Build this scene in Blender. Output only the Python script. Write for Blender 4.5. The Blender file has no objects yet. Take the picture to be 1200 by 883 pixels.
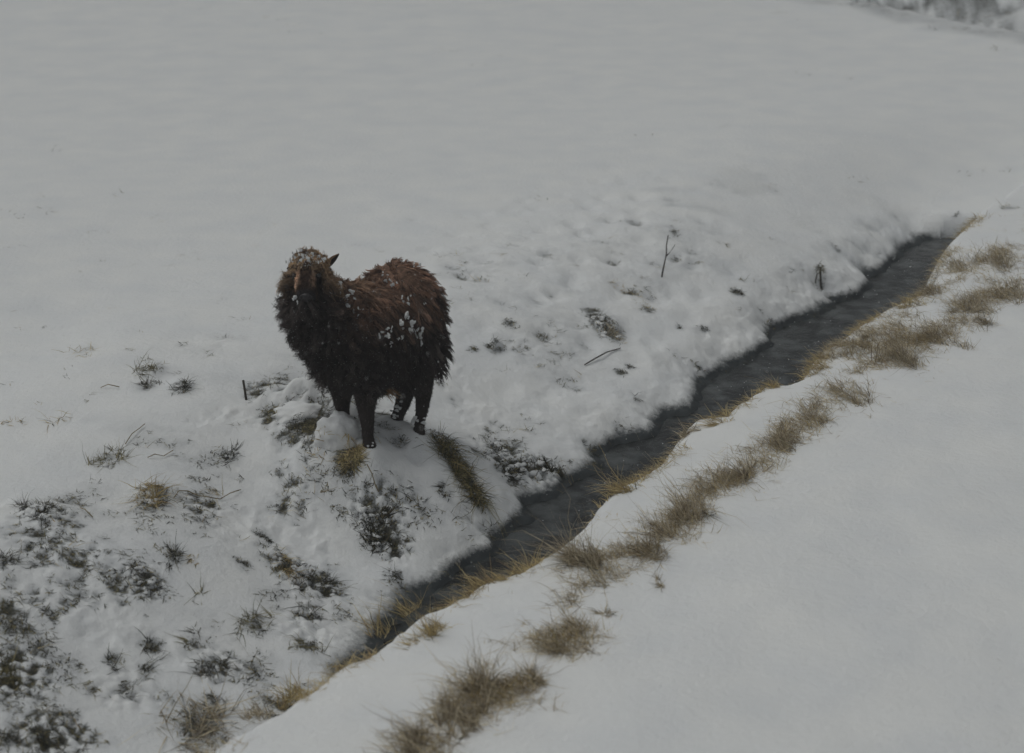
import bpy, bmesh, math, random
import numpy as np
from mathutils import Vector, Matrix
from mathutils.bvhtree import BVHTree

random.seed(7)
rng = np.random.default_rng(11)
scene = bpy.context.scene
C = scene.collection
R = math.radians

# ------------------------------------------------------------------ camera
CAM_H, PITCH, FPX = 2.62, 20.0, 2000.0        # FPX: focal length in photo pixels (photo is 1200 wide)
cam_d = bpy.data.cameras.new('camera')
cam = bpy.data.objects.new('camera', cam_d); C.objects.link(cam)
cam.location = (0, 0, CAM_H)
cam.rotation_euler = (R(90 - PITCH), 0, 0)
cam_d.sensor_width = 36; cam_d.lens = 36 * FPX / 1200
cam_d.clip_start = 0.05; cam_d.clip_end = 2000
cam_d.dof.use_dof = True; cam_d.dof.focus_distance = 7.3; cam_d.dof.aperture_fstop = 2.6
scene.camera = cam

# ------------------------------------------------------------------ sky, sun, exposure
SUN_EL, SUN_AZ = 64.0, -75.0                  # azimuth from +Y (straight ahead), negative = left
world = bpy.data.worlds.new('World'); scene.world = world; world.use_nodes = True
nt = world.node_tree; nt.nodes.clear()
sky = nt.nodes.new('ShaderNodeTexSky'); sky.sky_type = 'NISHITA'; sky.sun_disc = False
sky.sun_elevation = R(SUN_EL); sky.sun_rotation = R(SUN_AZ)
sky.dust_density = 6.0; sky.air_density = 1.0; sky.ozone_density = 1.0
hs = nt.nodes.new('ShaderNodeHueSaturation'); hs.inputs['Saturation'].default_value = 0.17
bg = nt.nodes.new('ShaderNodeBackground'); bg.inputs['Strength'].default_value = 0.12
wo = nt.nodes.new('ShaderNodeOutputWorld')
nt.links.new(sky.outputs[0], hs.inputs['Color']); wb = nt.nodes.new('ShaderNodeMix'); wb.data_type = 'RGBA'; wb.blend_type = 'MULTIPLY'; wb.inputs[0].default_value = 1; wb.inputs[7].default_value = (.972, 1.0, .99, 1)
nt.links.new(hs.outputs[0], wb.inputs[6]); nt.links.new(wb.outputs[2], bg.inputs[0]); nt.links.new(bg.outputs[0], wo.inputs[0])
sun_d = bpy.data.lights.new('sun', 'SUN'); sun_d.energy = 0.5; sun_d.angle = R(25); sun_d.color = (1, 0.985, 0.90)
sun = bpy.data.objects.new('sun', sun_d); C.objects.link(sun)
sd = Vector((math.sin(R(SUN_AZ)) * math.cos(R(SUN_EL)), math.cos(R(SUN_AZ)) * math.cos(R(SUN_EL)), math.sin(R(SUN_EL))))
sun.rotation_euler = sd.to_track_quat('Z', 'Y').to_euler()
vs = scene.view_settings
vs.view_transform = 'Standard'; vs.look = 'None'; vs.gamma = 1; vs.exposure = -1.13

# ------------------------------------------------------------------ rays through photo pixels
cp, sp_ = math.cos(R(PITCH)), math.sin(R(PITCH))
FWD = np.array([0, cp, -sp_]); UP = np.array([0, sp_, cp]); RT = np.array([1.0, 0, 0])
CAM = np.array([0, 0, CAM_H])
def ray(u, v): return FWD + RT * (u - 600) / FPX + UP * (441.5 - v) / FPX
def at_depth(u, v, d): return CAM + ray(u, v) * d
def at_z(u, v, z):
    r = ray(u, v); return CAM + r * ((z - CAM_H) / r[2])

# ------------------------------------------------------------------ noise
def _hash(ix, iy, seed):
    h = (ix.astype(np.int64) * 374761393 + iy.astype(np.int64) * 668265263 + seed * 1442695041) & 0xffffffff
    h = ((h ^ (h >> 13)) * 1274126177) & 0xffffffff
    return (h ^ (h >> 16)) & 0xffffffff
def perlin(x, y, seed=0):
    ix = np.floor(x); iy = np.floor(y); fx = x - ix; fy = y - iy
    ux = fx * fx * fx * (fx * (fx * 6 - 15) + 10); uy = fy * fy * fy * (fy * (fy * 6 - 15) + 10)
    def g(a, b):
        an = _hash(ix + a, iy + b, seed) / 4294967296.0 * 2 * math.pi
        return np.cos(an) * (fx - a) + np.sin(an) * (fy - b)
    return ((g(0, 0) * (1 - ux) + g(1, 0) * ux) * (1 - uy) + (g(0, 1) * (1 - ux) + g(1, 1) * ux) * uy) * 1.5
def fbm(x, y, sc, octv=4, seed=0, gain=0.5):
    s = 0; a = 1; t = 0
    for o in range(octv):
        s = s + a * perlin(x * sc * 2 ** o + 17.3 * o, y * sc * 2 ** o - 9.1 * o, seed + o); t += a; a *= gain
    return s / t
def worley(x, y, sc, seed=0):
    x = x * sc; y = y * sc; ix = np.floor(x); iy = np.floor(y); best = np.full(np.shape(x), 9.0)
    for a in (-1, 0, 1):
        for b in (-1, 0, 1):
            h1 = _hash(ix + a, iy + b, seed) / 4294967296.0; h2 = _hash(ix + a, iy + b, seed + 77) / 4294967296.0
            d = (ix + a + h1 - x) ** 2 + (iy + b + h2 - y) ** 2
            best = np.minimum(best, d)
    return np.sqrt(best)
def sstep(a, b, x):
    t = np.clip((x - a) / (b - a), 0, 1); return t * t * (3 - 2 * t)

# ------------------------------------------------------------------ the ditch, traced on the ground
WATER_Z = -0.40
Epx = [(-300, 1240), (0, 1120), (240, 985), (370, 868), (432, 790), (470, 736), (505, 703), (545, 672), (575, 648), (600, 618), (612, 600), (640, 578),
       (672, 566), (700, 553), (712, 535), (730, 523), (765, 508), (795, 490), (820, 474), (836, 456), (856, 438), (882, 420), (908, 400),
       (925, 385), (948, 376), (980, 357), (1005, 350), (1015, 330), (1045, 312), (1066, 296), (1084, 283), (1105, 272), (1130, 262), (1200, 220), (1400, 130)]
Lpx = [(-200, 1130), (60, 985), (240, 882), (310, 843), (345, 822), (372, 803), (400, 782), (432, 768), (462, 747), (492, 722), (512, 712), (545, 698), (562, 684), (590, 676),
       (615, 668), (632, 655), (655, 641), (680, 625), (700, 602), (724, 572), (748, 558), (768, 549), (790, 530), (803, 508), (818, 491),
       (850, 487), (872, 470), (897, 452), (925, 450), (944, 442), (956, 428), (964, 412), (985, 398), (1010, 380), (1040, 362),
       (1068, 350), (1092, 338), (1104, 318), (1112, 298), (1118, 282), (1160, 240), (1260, 180), (1400, 100)]
E = np.array([at_z(u, v, WATER_Z)[:2] for u, v in Epx])
L = np.array([at_z(u, v, 0.0)[:2] for u, v in Lpx])
END = at_z(1112, 277, -0.38)[:2]
DIR = (E[-5] - E[4]); DIR = DIR / np.linalg.norm(DIR)

def sdist(P, x, y):
    best = np.full(np.shape(x), 1e9); sg = np.ones(np.shape(x))
    for i in range(len(P) - 1):
        ax, ay = P[i]; bx, by = P[i + 1]; dx, dy = bx - ax, by - ay; l2 = dx * dx + dy * dy
        t = (x - ax) * dx + (y - ay) * dy; t /= l2
        if i == 0: t = np.minimum(t, 1)
        elif i == len(P) - 2: t = np.maximum(t, 0)
        else: t = np.clip(t, 0, 1)
        ex = x - ax - t * dx; ey = y - ay - t * dy; d = ex * ex + ey * ey
        m = d < best - 1e-12; best = np.where(m, d, best)
        sg = np.where(m, np.sign(dx * ey - dy * ex + 1e-15), sg)
    return np.sqrt(best) * sg

# ------------------------------------------------------------------ where the sheep stands
D0 = float((at_z(432, 527, -0.03)[1] * cp) + (CAM_H + 0.03) * sp_)   # depth of the near fore foot along the view axis
FEET = dict(fn=(433, 526, D0), ff=(402, 503, D0 + 0.11), hn=(491, 510, D0 + 0.23), hf=(464, 496, D0 + 0.32))
FEETW = {k: at_depth(*v) for k, v in FEET.items()}

# spots: photo u, v, radius px, soil strength  (thin snow over dark plants; by the left mound also its shaded side, painted)
SPOTS = [(178,432,11,.75),(170,453,10,.7),(212,451,11,.75),(97,411,15,.25),(126,537,13,.5),(177,578,17,.8),(52,598,24,.7),(265,534,13,.5),
 (167,680,20,.75),(205,651,12,.7),(180,757,11,.7),(130,773,9,.7),(173,783,10,.6),(250,780,16,.65),(224,754,10,.6),(298,731,15,.65),(285,662,8,.6),
 (309,629,8,.7),(250,821,10,.6),(236,850,26,.8),(10,728,14,.6),(16,773,12,.6),(48,760,10,.5),(8,800,18,.75),(6,661,12,.75),(10,862,14,.7),(51,866,12,.7),
 (356,500,20,1.0),(370,488,15,1.0),(352,486,10,.8),(318,488,13,.8),(340,508,14,.8),(386,474,8,.7),(1005,3,9,.9),(1030,9,12,1.0),(1083,17,8,.9),(1103,16,6,.7),(1150,27,8,.8),(1120,-2,14,.9),(1172,34,8,.6),(405,537,13,.9),(540,548,14,.9),(555,575,9,.8),(446,622,20,.95),(462,640,14,.85),(435,600,12,.7),(518,572,8,.7),
 (334,667,15,.6),(358,677,13,.8),(382,684,16,.75),(463,677,12,.65),(362,718,16,.65),(300,731,12,.6),(358,758,14,.6),(580,535,14,.7),(600,548,16,.9),
 (625,545,14,.8),(648,550,12,.7),(665,545,10,.6),(600,525,14,.6),(580,405,8,.85),(597,379,7,.7),(554,409,5,.6),(710,379,15,.95),(695,365,11,.8),(720,392,10,.9),(742,345,9,.6),
 (758,362,7,.6),(725,436,6,.7),(737,430,5,.7),(746,467,5,.5),(686,515,6,.6),(694,530,7,.7),(700,545,7,.8),(789,272,4,.7),(863,343,6,.9),(870,328,4,.5),
 (795,383,4,.6),(826,385,4,.6),(981,294,5,.4),(961,312,4,.7),(1121,250,5,.6),(1182,244,8,.6),(320,700,20,.45),(400,720,16,.4),(300,780,22,.4),(200,820,18,.35),
 (460,560,14,.5),(500,600,13,.45),(485,575,9,.5),(100,700,22,.2),(80,780,18,.35),(150,808,10,.5),(106,808,8,.5),(340,455,12,.3),(330,440,12,.3),(820,432,8,.4),(445,560,7,.5),
 (503,880,22,.3),(560,815,14,.25),(802,596,14,.35),(560,530,10,.5),(516,450,5,.6),(380,500,8,.8),(384,488,7,.7),(376,510,6,.6),(448,486,9,.7),(436,476,7,.6),(458,492,6,.5),(530,470,6,.4),(1050,282,8,.4),(1035,300,8,.4)]

def spot_xy(u, v): return at_z(u, v, 0.0)[:2]

def base_h(x, y):
    """height of the place before plant mounds and feet"""
    w1 = fbm(x, y, 1.6, 3, 5) * 0.035
    dE0 = sdist(E, x, y) + fbm(x, y, 1.3, 2, 9) * 0.05; dE = dE0 + fbm(x, y, 3.5, 4, 10, .5) * 0.11 + .05
    dL = sdist(L, x, y) + perlin(x * 11, y * 11, 21) * 0.012 + perlin(x * 26, y * 26, 23) * 0.006
    along = (x - END[0]) * DIR[0] + (y - END[1]) * DIR[1]
    an = along + fbm(x, y, 2.0, 2, 31) * 0.10; fade = 1 - sstep(-0.06, 0.16, an); flong = 1 - sstep(-0.2, 3.2, along)
    left = 1 - sstep(-7.0, -1.5, along)                   # 1 at lower left, 0 at upper right
    W = 1.75 - 0.15 * left + 0.15 * fbm(x, y, 0.9, 2, 33)
    # far field
    field = 0.02 * fbm(x, y, 0.5, 2, 40) * (1 - .7 * sstep(8, 12, y)) + 0.009 * fbm(x, y, 3.0, 3, 41) * (1 - .9 * sstep(7.5, 10, y))
    field = field + sstep(12, 22, y) * 0.25
    t = np.clip(dE0 / W, 0, 1)
    prof = -(0.345 - 0.09 * (1 - left)) * (1 - t * t * (3 - 2 * t)) ** (1.15 + .6 * (1 - left)) * flong
    lev = np.minimum(WATER_Z - 0.05 - field - prof, 0)                 # drop from the slope to the water line
    toe = lev * (1 - np.clip(dE / (0.26 + .16 * (1 - left)), 0, 1)) ** 2.0 * fade
    far = field + prof + toe
    chan = WATER_Z - 0.05 + np.maximum(dE * 0.9, -0.25)
    far = np.where(dE < 0, chan * fade + (field + prof) * (1 - fade), far)
    far = np.where(dE < 0.0, far, np.maximum(far, WATER_Z - 0.06))
    # near bank
    near_top = 0.0 + 0.07 * (1 - np.exp(np.minimum(dL, 0) / 0.5)) + w1 * 0.5 * (1 - sstep(-0.6, 0, dL)) + 0.006 * fbm(x, y, 3, 3, 51)
    near = near_top - (0.75 + near_top) * sstep(-0.03, 0.36, dL) * (fade * .55 + .45 * flong) - 0.03 * sstep(0, .36, dL)
    k = 0.035
    hh = np.clip(0.5 + 0.5 * (far - near) / k, 0, 1)
    h = near * (1 - hh) + far * hh + k * hh * (1 - hh)
    # lumps of snow over the plants of the far bank
    bank = sstep(0.0, 0.08, dE) * (1 - sstep(W * 0.75, W * 1.25, dE)) * fade * (h > WATER_Z)
    patch = sstep(-0.15, 0.35, fbm(x, y, 1.7, 2, 61))
    bil = 0.45 - (np.abs(perlin(x * 7, y * 6, 71)) + .55 * np.abs(perlin(x * 15 + 3, y * 13, 72)) + .3 * np.abs(perlin(x * 33, y * 30, 73)))
    lump = fbm(x, y, 4, 4, 70, .6) * 0.030 + bil * 0.026 * sstep(.3, .9, patch * (.3 + .7 * (1 - sstep(-.3, .5, x))))
    h = h + bank * (0.10 + 0.65 * patch) * lump * (0.40 + 0.60 * left)
    # trodden snow behind and right of the sheep, with a narrow trail leading up
    c = at_z(640, 330, 0); tr = np.exp(-(((x - c[0]) / 0.85) ** 2 + ((y - c[1]) / 1.5) ** 2))
    c3 = at_z(490, 512, -.1); tr = tr + np.exp(-(((x - c3[0]) / .32) ** 2 + ((y - c3[1]) / .45) ** 2)); c2 = at_z(755, 255, 0); tr = tr + 0.8 * np.exp(-(((x - c2[0]) / 0.5) ** 2 + ((y - c2[1]) / 1.2) ** 2))
    holes = np.exp(-(worley(x, y * 0.8, 4.2, 80) / 0.24) ** 2) * (-0.024 - .02 * fbm(x, y, 3, 2, 83)) + fbm(x, y, 7, 3, 81) * 0.010
    h = h + np.clip(tr, 0, 1) * holes * (dE > 0.25)
    # drifts of the left part of the field
    for (u, v, rx, ry, a) in ((140, 420, .35, .6, .045), (250, 470, .45, .5, .035), (60, 470, .4, .5, .03), (210, 610, .4, .35, .035), (40, 640, .4, .3, .03),
                              (860, 150, .8, .8, .03), (900, 260, .9, .5, .03), (300, 400, .5, .35, .02)):
        q = at_z(u, v, 0); h = h + a * np.exp(-(((x - q[0]) / rx) ** 2 + ((y - q[1]) / ry) ** 2))
    # far gully at the upper right
    g0 = at_z(850, -16, 0.12)[:2]; g1 = at_z(1200, 36, 0.12)[:2]; gd = (g1 - g0) / np.linalg.norm(g1 - g0)
    dg = -(gd[1] * (x - g0[0]) - gd[0] * (y - g0[1])) + 0.25 * fbm(x, y, 0.8, 3, 90)
    ag = gd[0] * (x - g0[0]) + gd[1] * (y - g0[1])
    gf = sstep(-2.5, 1.0, ag)
    gul = -0.45 * sstep(0, 0.5, dg) + 0.95 * sstep(0.7, 3.0, dg) + 0.08 * fbm(x, y, 2.5, 4, 95) * sstep(0.3, 1.2, dg)
    h = h + gul * gf
    return h, dE, dL, fade, W, bank, patch, dg, gf

MOUNDS = [(350, 492, .17, .10, .095), (398, 519, .075, .08, .06), (372, 494, .07, .10, .03), (540, 552, .05, .13, .03), (575, 590, .08, .10, .03),
          (177, 582, .07, .09, .03), (52, 604, .13, .10, .02), (178, 436, .05, .08, .02), (210, 454, .05, .08, .02), (710, 383, .10, .12, .03), (580, 406, .03, .05, .02),
          (446, 600, .10, .08, .03), (1000, 415, .05, .06, .03), (985, 412, .05, .06, .02)]
MW = []
def ground(x, y, full=False):
    sc_in = np.ndim(x) == 0; x = np.atleast_1d(np.asarray(x, float)); y = np.atleast_1d(np.asarray(y, float))
    h, dE, dL, fade, W, bank, patch, dg, gf = base_h(x, y)
    for (qx, qy, rx, ry, a) in MW:
        n = 1 + (0.35 * perlin(x * 14, y * 14, 101) if rx < .4 else 0)
        h = h + a * n * np.exp(-(((x - qx) / rx) ** 2 + ((y - qy) / ry) ** 2) ** 1.3)
    for p, dz in FOOTFIX:
        h = h + dz * np.exp(-(((x - p[0]) ** 2 + (y - p[1]) ** 2) / 0.10 ** 2))
    for p, dz in FOOTDENT:
        h = h + dz * (np.exp(-(((x - p[0]) ** 2 + (y - p[1]) ** 2) / 0.030 ** 2)) - 1.6 * np.exp(-(((x - p[0]) ** 2 + (y - p[1]) ** 2) / 0.055 ** 2)))
    # heathery lumps: snow caught on small bushes
    for (qx, qy, rr_) in LUMPY:
        m_ = (np.abs(x - qx) < rr_ * 2.5) & (np.abs(y - qy) < rr_ * 2.5)
        if not np.any(m_): continue
        xs, ys = x[m_], y[m_]; g_ = np.exp(-(((xs - qx) ** 2 + (ys - qy) ** 2) / rr_ ** 2) ** 1.5)
        h[m_] += g_ * (0.45 - worley(xs, ys, 26, 74) + .3 * perlin(xs * 40, ys * 40, 75)) * .032
    if full: return h, dE, dL, fade, W, bank, patch, dg, gf
    return h[0] if sc_in else h
LUMPY = []
FOOTFIX = []; FOOTDENT = []
def hit(u, v):
    """where the ray through a photo pixel meets the ground"""
    d = np.linspace(2.5, 24, 1400); r = ray(u, v); P = CAM + d[:, None] * r
    s = P[:, 2] - ground(P[:, 0], P[:, 1])
    i = int(np.argmax(s < 0)); a = s[i - 1] / (s[i - 1] - s[i] + 1e-9)
    return P[i - 1] * (1 - a) + P[i] * a
mw = []
for (u, v, rx, ry, a) in MOUNDS:
    q = hit(u, v); mw.append((q[0], q[1] + a * 0.6, rx, ry, a))
MW = mw
LUMPY = [(*hit(u, v)[:2], r * .0033) for (u, v, r) in ((446, 622, 34), (600, 548, 34), (640, 552, 30), (575, 532, 24), (370, 690, 30), (345, 665, 24), (167, 680, 26), (52, 600, 28), (710, 380, 20), (345, 492, 24), (462, 650, 24), (250, 782, 26), (362, 740, 30), (20, 790, 30), (60, 860, 30), (150, 810, 30))]
# settle the ground to the four feet (joint solve so the bumps do not fight)
fk = list(FEETW.values())
fm = np.mean(fk, 0); mm = float(np.mean([p[2] - float(ground(p[0], p[1])) for p in fk]))
MW.append((fm[0], fm[1], .42, .42, mm))
A = np.array([[math.exp(-(((a[0] - b[0]) ** 2 + (a[1] - b[1]) ** 2) / 0.10 ** 2)) for b in fk] for a in fk])
need = np.array([p[2] - float(ground(p[0], p[1])) for p in fk])
sol = np.linalg.solve(A, need)
FOOTFIX = [(p, float(s)) for p, s in zip(fk, sol)]
FOOTDENT = [(p + np.array([0, -0.0, 0]), -0.024) for p in fk]
print('foot ground corrections', np.round(need, 3))

# ------------------------------------------------------------------ materials
def mat(name):
    m = bpy.data.materials.new(name); m.use_nodes = True
    n = m.node_tree; b = n.nodes['Principled BSDF']; return m, n, b
def nd(n, t, **kw):
    x = n.nodes.new(t)
    for k, v in kw.items(): setattr(x, k, v)
    return x

def snow_material(name, ground_mode=True):
    m, n, b = mat(name)
    tc = nd(n, 'ShaderNodeTexCoord')
    def noise(sc, det=4, rough=.55):
        t = nd(n, 'ShaderNodeTexNoise'); t.inputs['Scale'].default_value = sc; t.inputs['Detail'].default_value = det
        t.inputs['Roughness'].default_value = rough; n.links.new(tc.outputs['Object'], t.inputs['Vector']); return t
    nf = noise(260, 2); nm = noise(38, 5); nl = noise(3.0, 3)
    r = nd(n, 'ShaderNodeValToRGB'); r.color_ramp.elements[0].position = .3; r.color_ramp.elements[1].position = .7
    r.color_ramp.elements[0].color = (.80, .815, .83, 1); r.color_ramp.elements[1].color = (.87, .875, .87, 1)
    n.links.new(nl.outputs['Fac'], r.inputs['Fac'])
    col = r.outputs['Color']
    if ground_mode:
        at = nd(n, 'ShaderNodeAttribute', attribute_name='soil_and_shade'); wet = nd(n, 'ShaderNodeAttribute', attribute_name='wet')
        # dark plants and earth where the snow is thin, with the mound's shaded side painted in
        ns = noise(95, 6, .8); ns2 = noise(24, 5, .75)
        add = nd(n, 'ShaderNodeMath', operation='MULTIPLY_ADD'); add.inputs[1].default_value = 0.85
        mix0 = nd(n, 'ShaderNodeMath', operation='ADD'); n.links.new(ns.outputs['Fac'], mix0.inputs[0]); n.links.new(ns2.outputs['Fac'], mix0.inputs[1])
        h5 = nd(n, 'ShaderNodeMath', operation='MULTIPLY'); h5.inputs[1].default_value = .95; n.links.new(mix0.outputs[0], h5.inputs[0])
        s5 = nd(n, 'ShaderNodeMath', operation='SUBTRACT'); s5.inputs[1].default_value = .42; n.links.new(h5.outputs[0], s5.inputs[0]); n.links.new(at.outputs['Fac'], add.inputs[0]); n.links.new(s5.outputs[0], add.inputs[2])
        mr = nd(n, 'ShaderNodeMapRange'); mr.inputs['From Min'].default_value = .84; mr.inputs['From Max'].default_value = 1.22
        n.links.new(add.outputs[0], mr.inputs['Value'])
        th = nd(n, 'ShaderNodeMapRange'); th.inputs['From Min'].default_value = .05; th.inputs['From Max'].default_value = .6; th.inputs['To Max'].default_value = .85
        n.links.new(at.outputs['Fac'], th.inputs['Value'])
        mt = nd(n, 'ShaderNodeMix', data_type='RGBA'); n.links.new(th.outputs[0], mt.inputs[0]); n.links.new(col, mt.inputs[6]); mt.inputs[7].default_value = (.33, .35, .37, 1); col = mt.outputs[2]  # grey of thin snow, with the lower-left bank's slope shading put into the colour
        soilc = nd(n, 'ShaderNodeValToRGB'); soilc.color_ramp.elements[0].position = .35; soilc.color_ramp.elements[1].position = .65
        soilc.color_ramp.elements[0].color = (.035, .036, .032, 1); soilc.color_ramp.elements[1].color = (.12, .115, .09, 1)
        nsc = noise(120, 3); n.links.new(nsc.outputs['Fac'], soilc.inputs['Fac'])
        mx = nd(n, 'ShaderNodeMix', data_type='RGBA'); n.links.new(mr.outputs[0], mx.inputs[0]); n.links.new(col, mx.inputs[6]); n.links.new(soilc.outputs[0], mx.inputs[7])
        # water-soaked slush at the edge of the stream
        nw = noise(40, 6, .8); a2 = nd(n, 'ShaderNodeMath', operation='ADD'); n.links.new(wet.outputs['Fac'], a2.inputs[0]); n.links.new(nw.outputs['Fac'], a2.inputs[1])
        m2 = nd(n, 'ShaderNodeMapRange'); m2.inputs['From Min'].default_value = .72; m2.inputs['From Max'].default_value = 1.35
        n.links.new(a2.outputs[0], m2.inputs['Value'])
        mx2 = nd(n, 'ShaderNodeMix', data_type='RGBA'); n.links.new(m2.outputs[0], mx2.inputs[0]); n.links.new(mx.outputs[2], mx2.inputs[6])
        mx2.inputs[7].default_value = (.05, .058, .062, 1)
        col = mx2.outputs[2]
    n.links.new(col, b.inputs['Base Color'])
    b.inputs['Roughness'].default_value = .75; b.inputs['Specular IOR Level'].default_value = .25
    sc_ = nd(n, 'ShaderNodeMath', operation='MULTIPLY_ADD'); sc_.inputs[1].default_value = 3.0
    n.links.new(nm.outputs['Fac'], sc_.inputs[0]); n.links.new(nf.outputs['Fac'], sc_.inputs[2])
    bp = nd(n, 'ShaderNodeBump'); bp.inputs['Strength'].default_value = .45; bp.inputs['Distance'].default_value = .005
    n.links.new(sc_.outputs[0], bp.inputs['Height']); n.links.new(bp.outputs[0], b.inputs['Normal'])
    return m
M_snow = snow_material('snow_over_ground'); M_snowp = snow_material('loose_snow', False)

def attr_material(name, rough=.8, spec=.2, sheen=0.0, trans=0.0):
    m, n, b = mat(name)
    a = nd(n, 'ShaderNodeAttribute', attribute_name='tint'); tc = nd(n, 'ShaderNodeTexCoord')
    t = nd(n, 'ShaderNodeTexNoise'); t.inputs['Scale'].default_value = 90; n.links.new(tc.outputs['Object'], t.inputs['Vector'])
    mr = nd(n, 'ShaderNodeMapRange'); mr.inputs['To Min'].default_value = .65; mr.inputs['To Max'].default_value = 1.35
    n.links.new(t.outputs['Fac'], mr.inputs['Value'])
    vm = nd(n, 'ShaderNodeVectorMath', operation='SCALE'); n.links.new(a.outputs['Color'], vm.inputs[0]); n.links.new(mr.outputs[0], vm.inputs['Scale'])
    n.links.new(vm.outputs[0], b.inputs['Base Color'])
    b.inputs['Roughness'].default_value = rough; b.inputs['Specular IOR Level'].default_value = spec
    return m
M_grass = attr_material('dry_grass', .7, .2); M_wool = attr_material('wool', .85, .15); M_hide = attr_material('hide', .9, .1)
def plain(name, col, col2, sc, rough=.8, spec=.3):
    m, n, b = mat(name); tc = nd(n, 'ShaderNodeTexCoord'); t = nd(n, 'ShaderNodeTexNoise'); t.inputs['Scale'].default_value = sc; t.inputs['Detail'].default_value = 5
    n.links.new(tc.outputs['Object'], t.inputs['Vector']); r = nd(n, 'ShaderNodeValToRGB')
    r.color_ramp.elements[0].position = .35; r.color_ramp.elements[1].position = .65
    r.color_ramp.elements[0].color = (*col, 1); r.color_ramp.elements[1].color = (*col2, 1)
    n.links.new(t.outputs['Fac'], r.inputs['Fac']); n.links.new(r.outputs[0], b.inputs['Base Color'])
    bp = nd(n, 'ShaderNodeBump'); bp.inputs['Strength'].default_value = .5; bp.inputs['Distance'].default_value = .002
    n.links.new(t.outputs['Fac'], bp.inputs['Height']); n.links.new(bp.outputs[0], b.inputs['Normal'])
    b.inputs['Roughness'].default_value = rough; b.inputs['Specular IOR Level'].default_value = spec
    return m
M_wood = plain('weathered_wood', (.03, .027, .024), (.075, .062, .05), 60)
M_hoof = plain('hoof_horn', (.018, .016, .015), (.04, .036, .032), 80, .5, .4)
M_eye = plain('eye_dark', (.008, .006, .005), (.012, .009, .007), 20, .12, .6)
M_nose = plain('nose_leather', (.02, .018, .02), (.045, .04, .045), 150, .45, .4)
M_ear_lit = plain('ear_lit_edge', (.22, .13, .07), (.34, .21, .12), 60)

def water_material():
    m, n, b = mat('dark_water')
    tc = nd(n, 'ShaderNodeTexCoord')
    t = nd(n, 'ShaderNodeTexNoise'); t.inputs['Scale'].default_value = 9; t.inputs['Detail'].default_value = 5
    n.links.new(tc.outputs['Object'], t.inputs['Vector'])
    r = nd(n, 'ShaderNodeValToRGB'); r.color_ramp.elements[0].position = .40; r.color_ramp.elements[1].position = .66
    r.color_ramp.elements[0].color = (.006, .007, .007, 1); r.color_ramp.elements[1].color = (.07, .077, .078, 1)  # dark and pale mottling paints reflection contrast into the water colour
    n.links.new(t.outputs['Fac'], r.inputs['Fac'])
    # flecks of floating slush
    v = nd(n, 'ShaderNodeTexNoise'); v.inputs['Scale'].default_value = 95; v.inputs['Detail'].default_value = 6; v.inputs['Roughness'].default_value = .85
    n.links.new(tc.outputs['Object'], v.inputs['Vector'])
    mr = nd(n, 'ShaderNodeMapRange'); mr.inputs['From Min'].default_value = .55; mr.inputs['From Max'].default_value = .74; mr.inputs['To Max'].default_value = .6
    n.links.new(v.outputs['Fac'], mr.inputs['Value'])
    mx = nd(n, 'ShaderNodeMix', data_type='RGBA'); n.links.new(mr.outputs[0], mx.inputs[0]); n.links.new(r.outputs[0], mx.inputs[6]); mx.inputs[7].default_value = (.30, .32, .33, 1)
    n.links.new(mx.outputs[2], b.inputs['Base Color'])
    b.inputs['Roughness'].default_value = .22; b.inputs['IOR'].default_value = 1.33
    w = nd(n, 'ShaderNodeTexNoise'); w.inputs['Scale'].default_value = 22; w.inputs['Detail'].default_value = 4
    n.links.new(tc.outputs['Object'], w.inputs['Vector'])
    bp = nd(n, 'ShaderNodeBump'); bp.inputs['Strength'].default_value = .5; bp.inputs['Distance'].default_value = .012
    n.links.new(w.outputs['Fac'], bp.inputs['Height']); n.links.new(bp.outputs[0], b.inputs['Normal'])
    return m
M_water = water_material()

# ------------------------------------------------------------------ object helpers
def mesh_np(name, V, F, material, smooth=True, tint=None):
    """F: (n,3) or (n,4) int array"""
    V = np.asarray(V, np.float32); F = np.asarray(F, np.int32); k = F.shape[1]
    me = bpy.data.meshes.new(name); me.vertices.add(len(V)); me.vertices.foreach_set('co', V.ravel())
    me.loops.add(F.size); me.loops.foreach_set('vertex_index', F.ravel())
    me.polygons.add(len(F)); me.polygons.foreach_set('loop_start', np.arange(0, F.size, k, dtype=np.int32))
    try: me.polygons.foreach_set('loop_total', np.full(len(F), k, np.int32))
    except Exception: pass
    me.update(calc_edges=True)
    me.polygons.foreach_set('use_smooth', np.full(len(F), smooth))
    if tint is not None:
        a = me.attributes.new('tint', 'FLOAT_COLOR', 'POINT')
        c = np.ones((len(V), 4), np.float32); c[:, :3] = tint; a.data.foreach_set('color', c.ravel())
    if material: me.materials.append(material)
    return me
def link(name, me, parent=None, loc=None):
    o = bpy.data.objects.new(name, me); C.objects.link(o)
    if parent is not None: o.parent = parent
    if loc is not None: o.location = loc
    return o
def thing(name, label, cat, loc, group=None):
    o = bpy.data.objects.new(name, None); C.objects.link(o); o.location = loc; o.empty_display_size = .1
    o['label'] = label; o['category'] = cat
    if group: o['group'] = group
    return o
def tag(o, label, cat, group=None):
    o['label'] = label; o['category'] = cat
    if group: o['group'] = group

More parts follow.
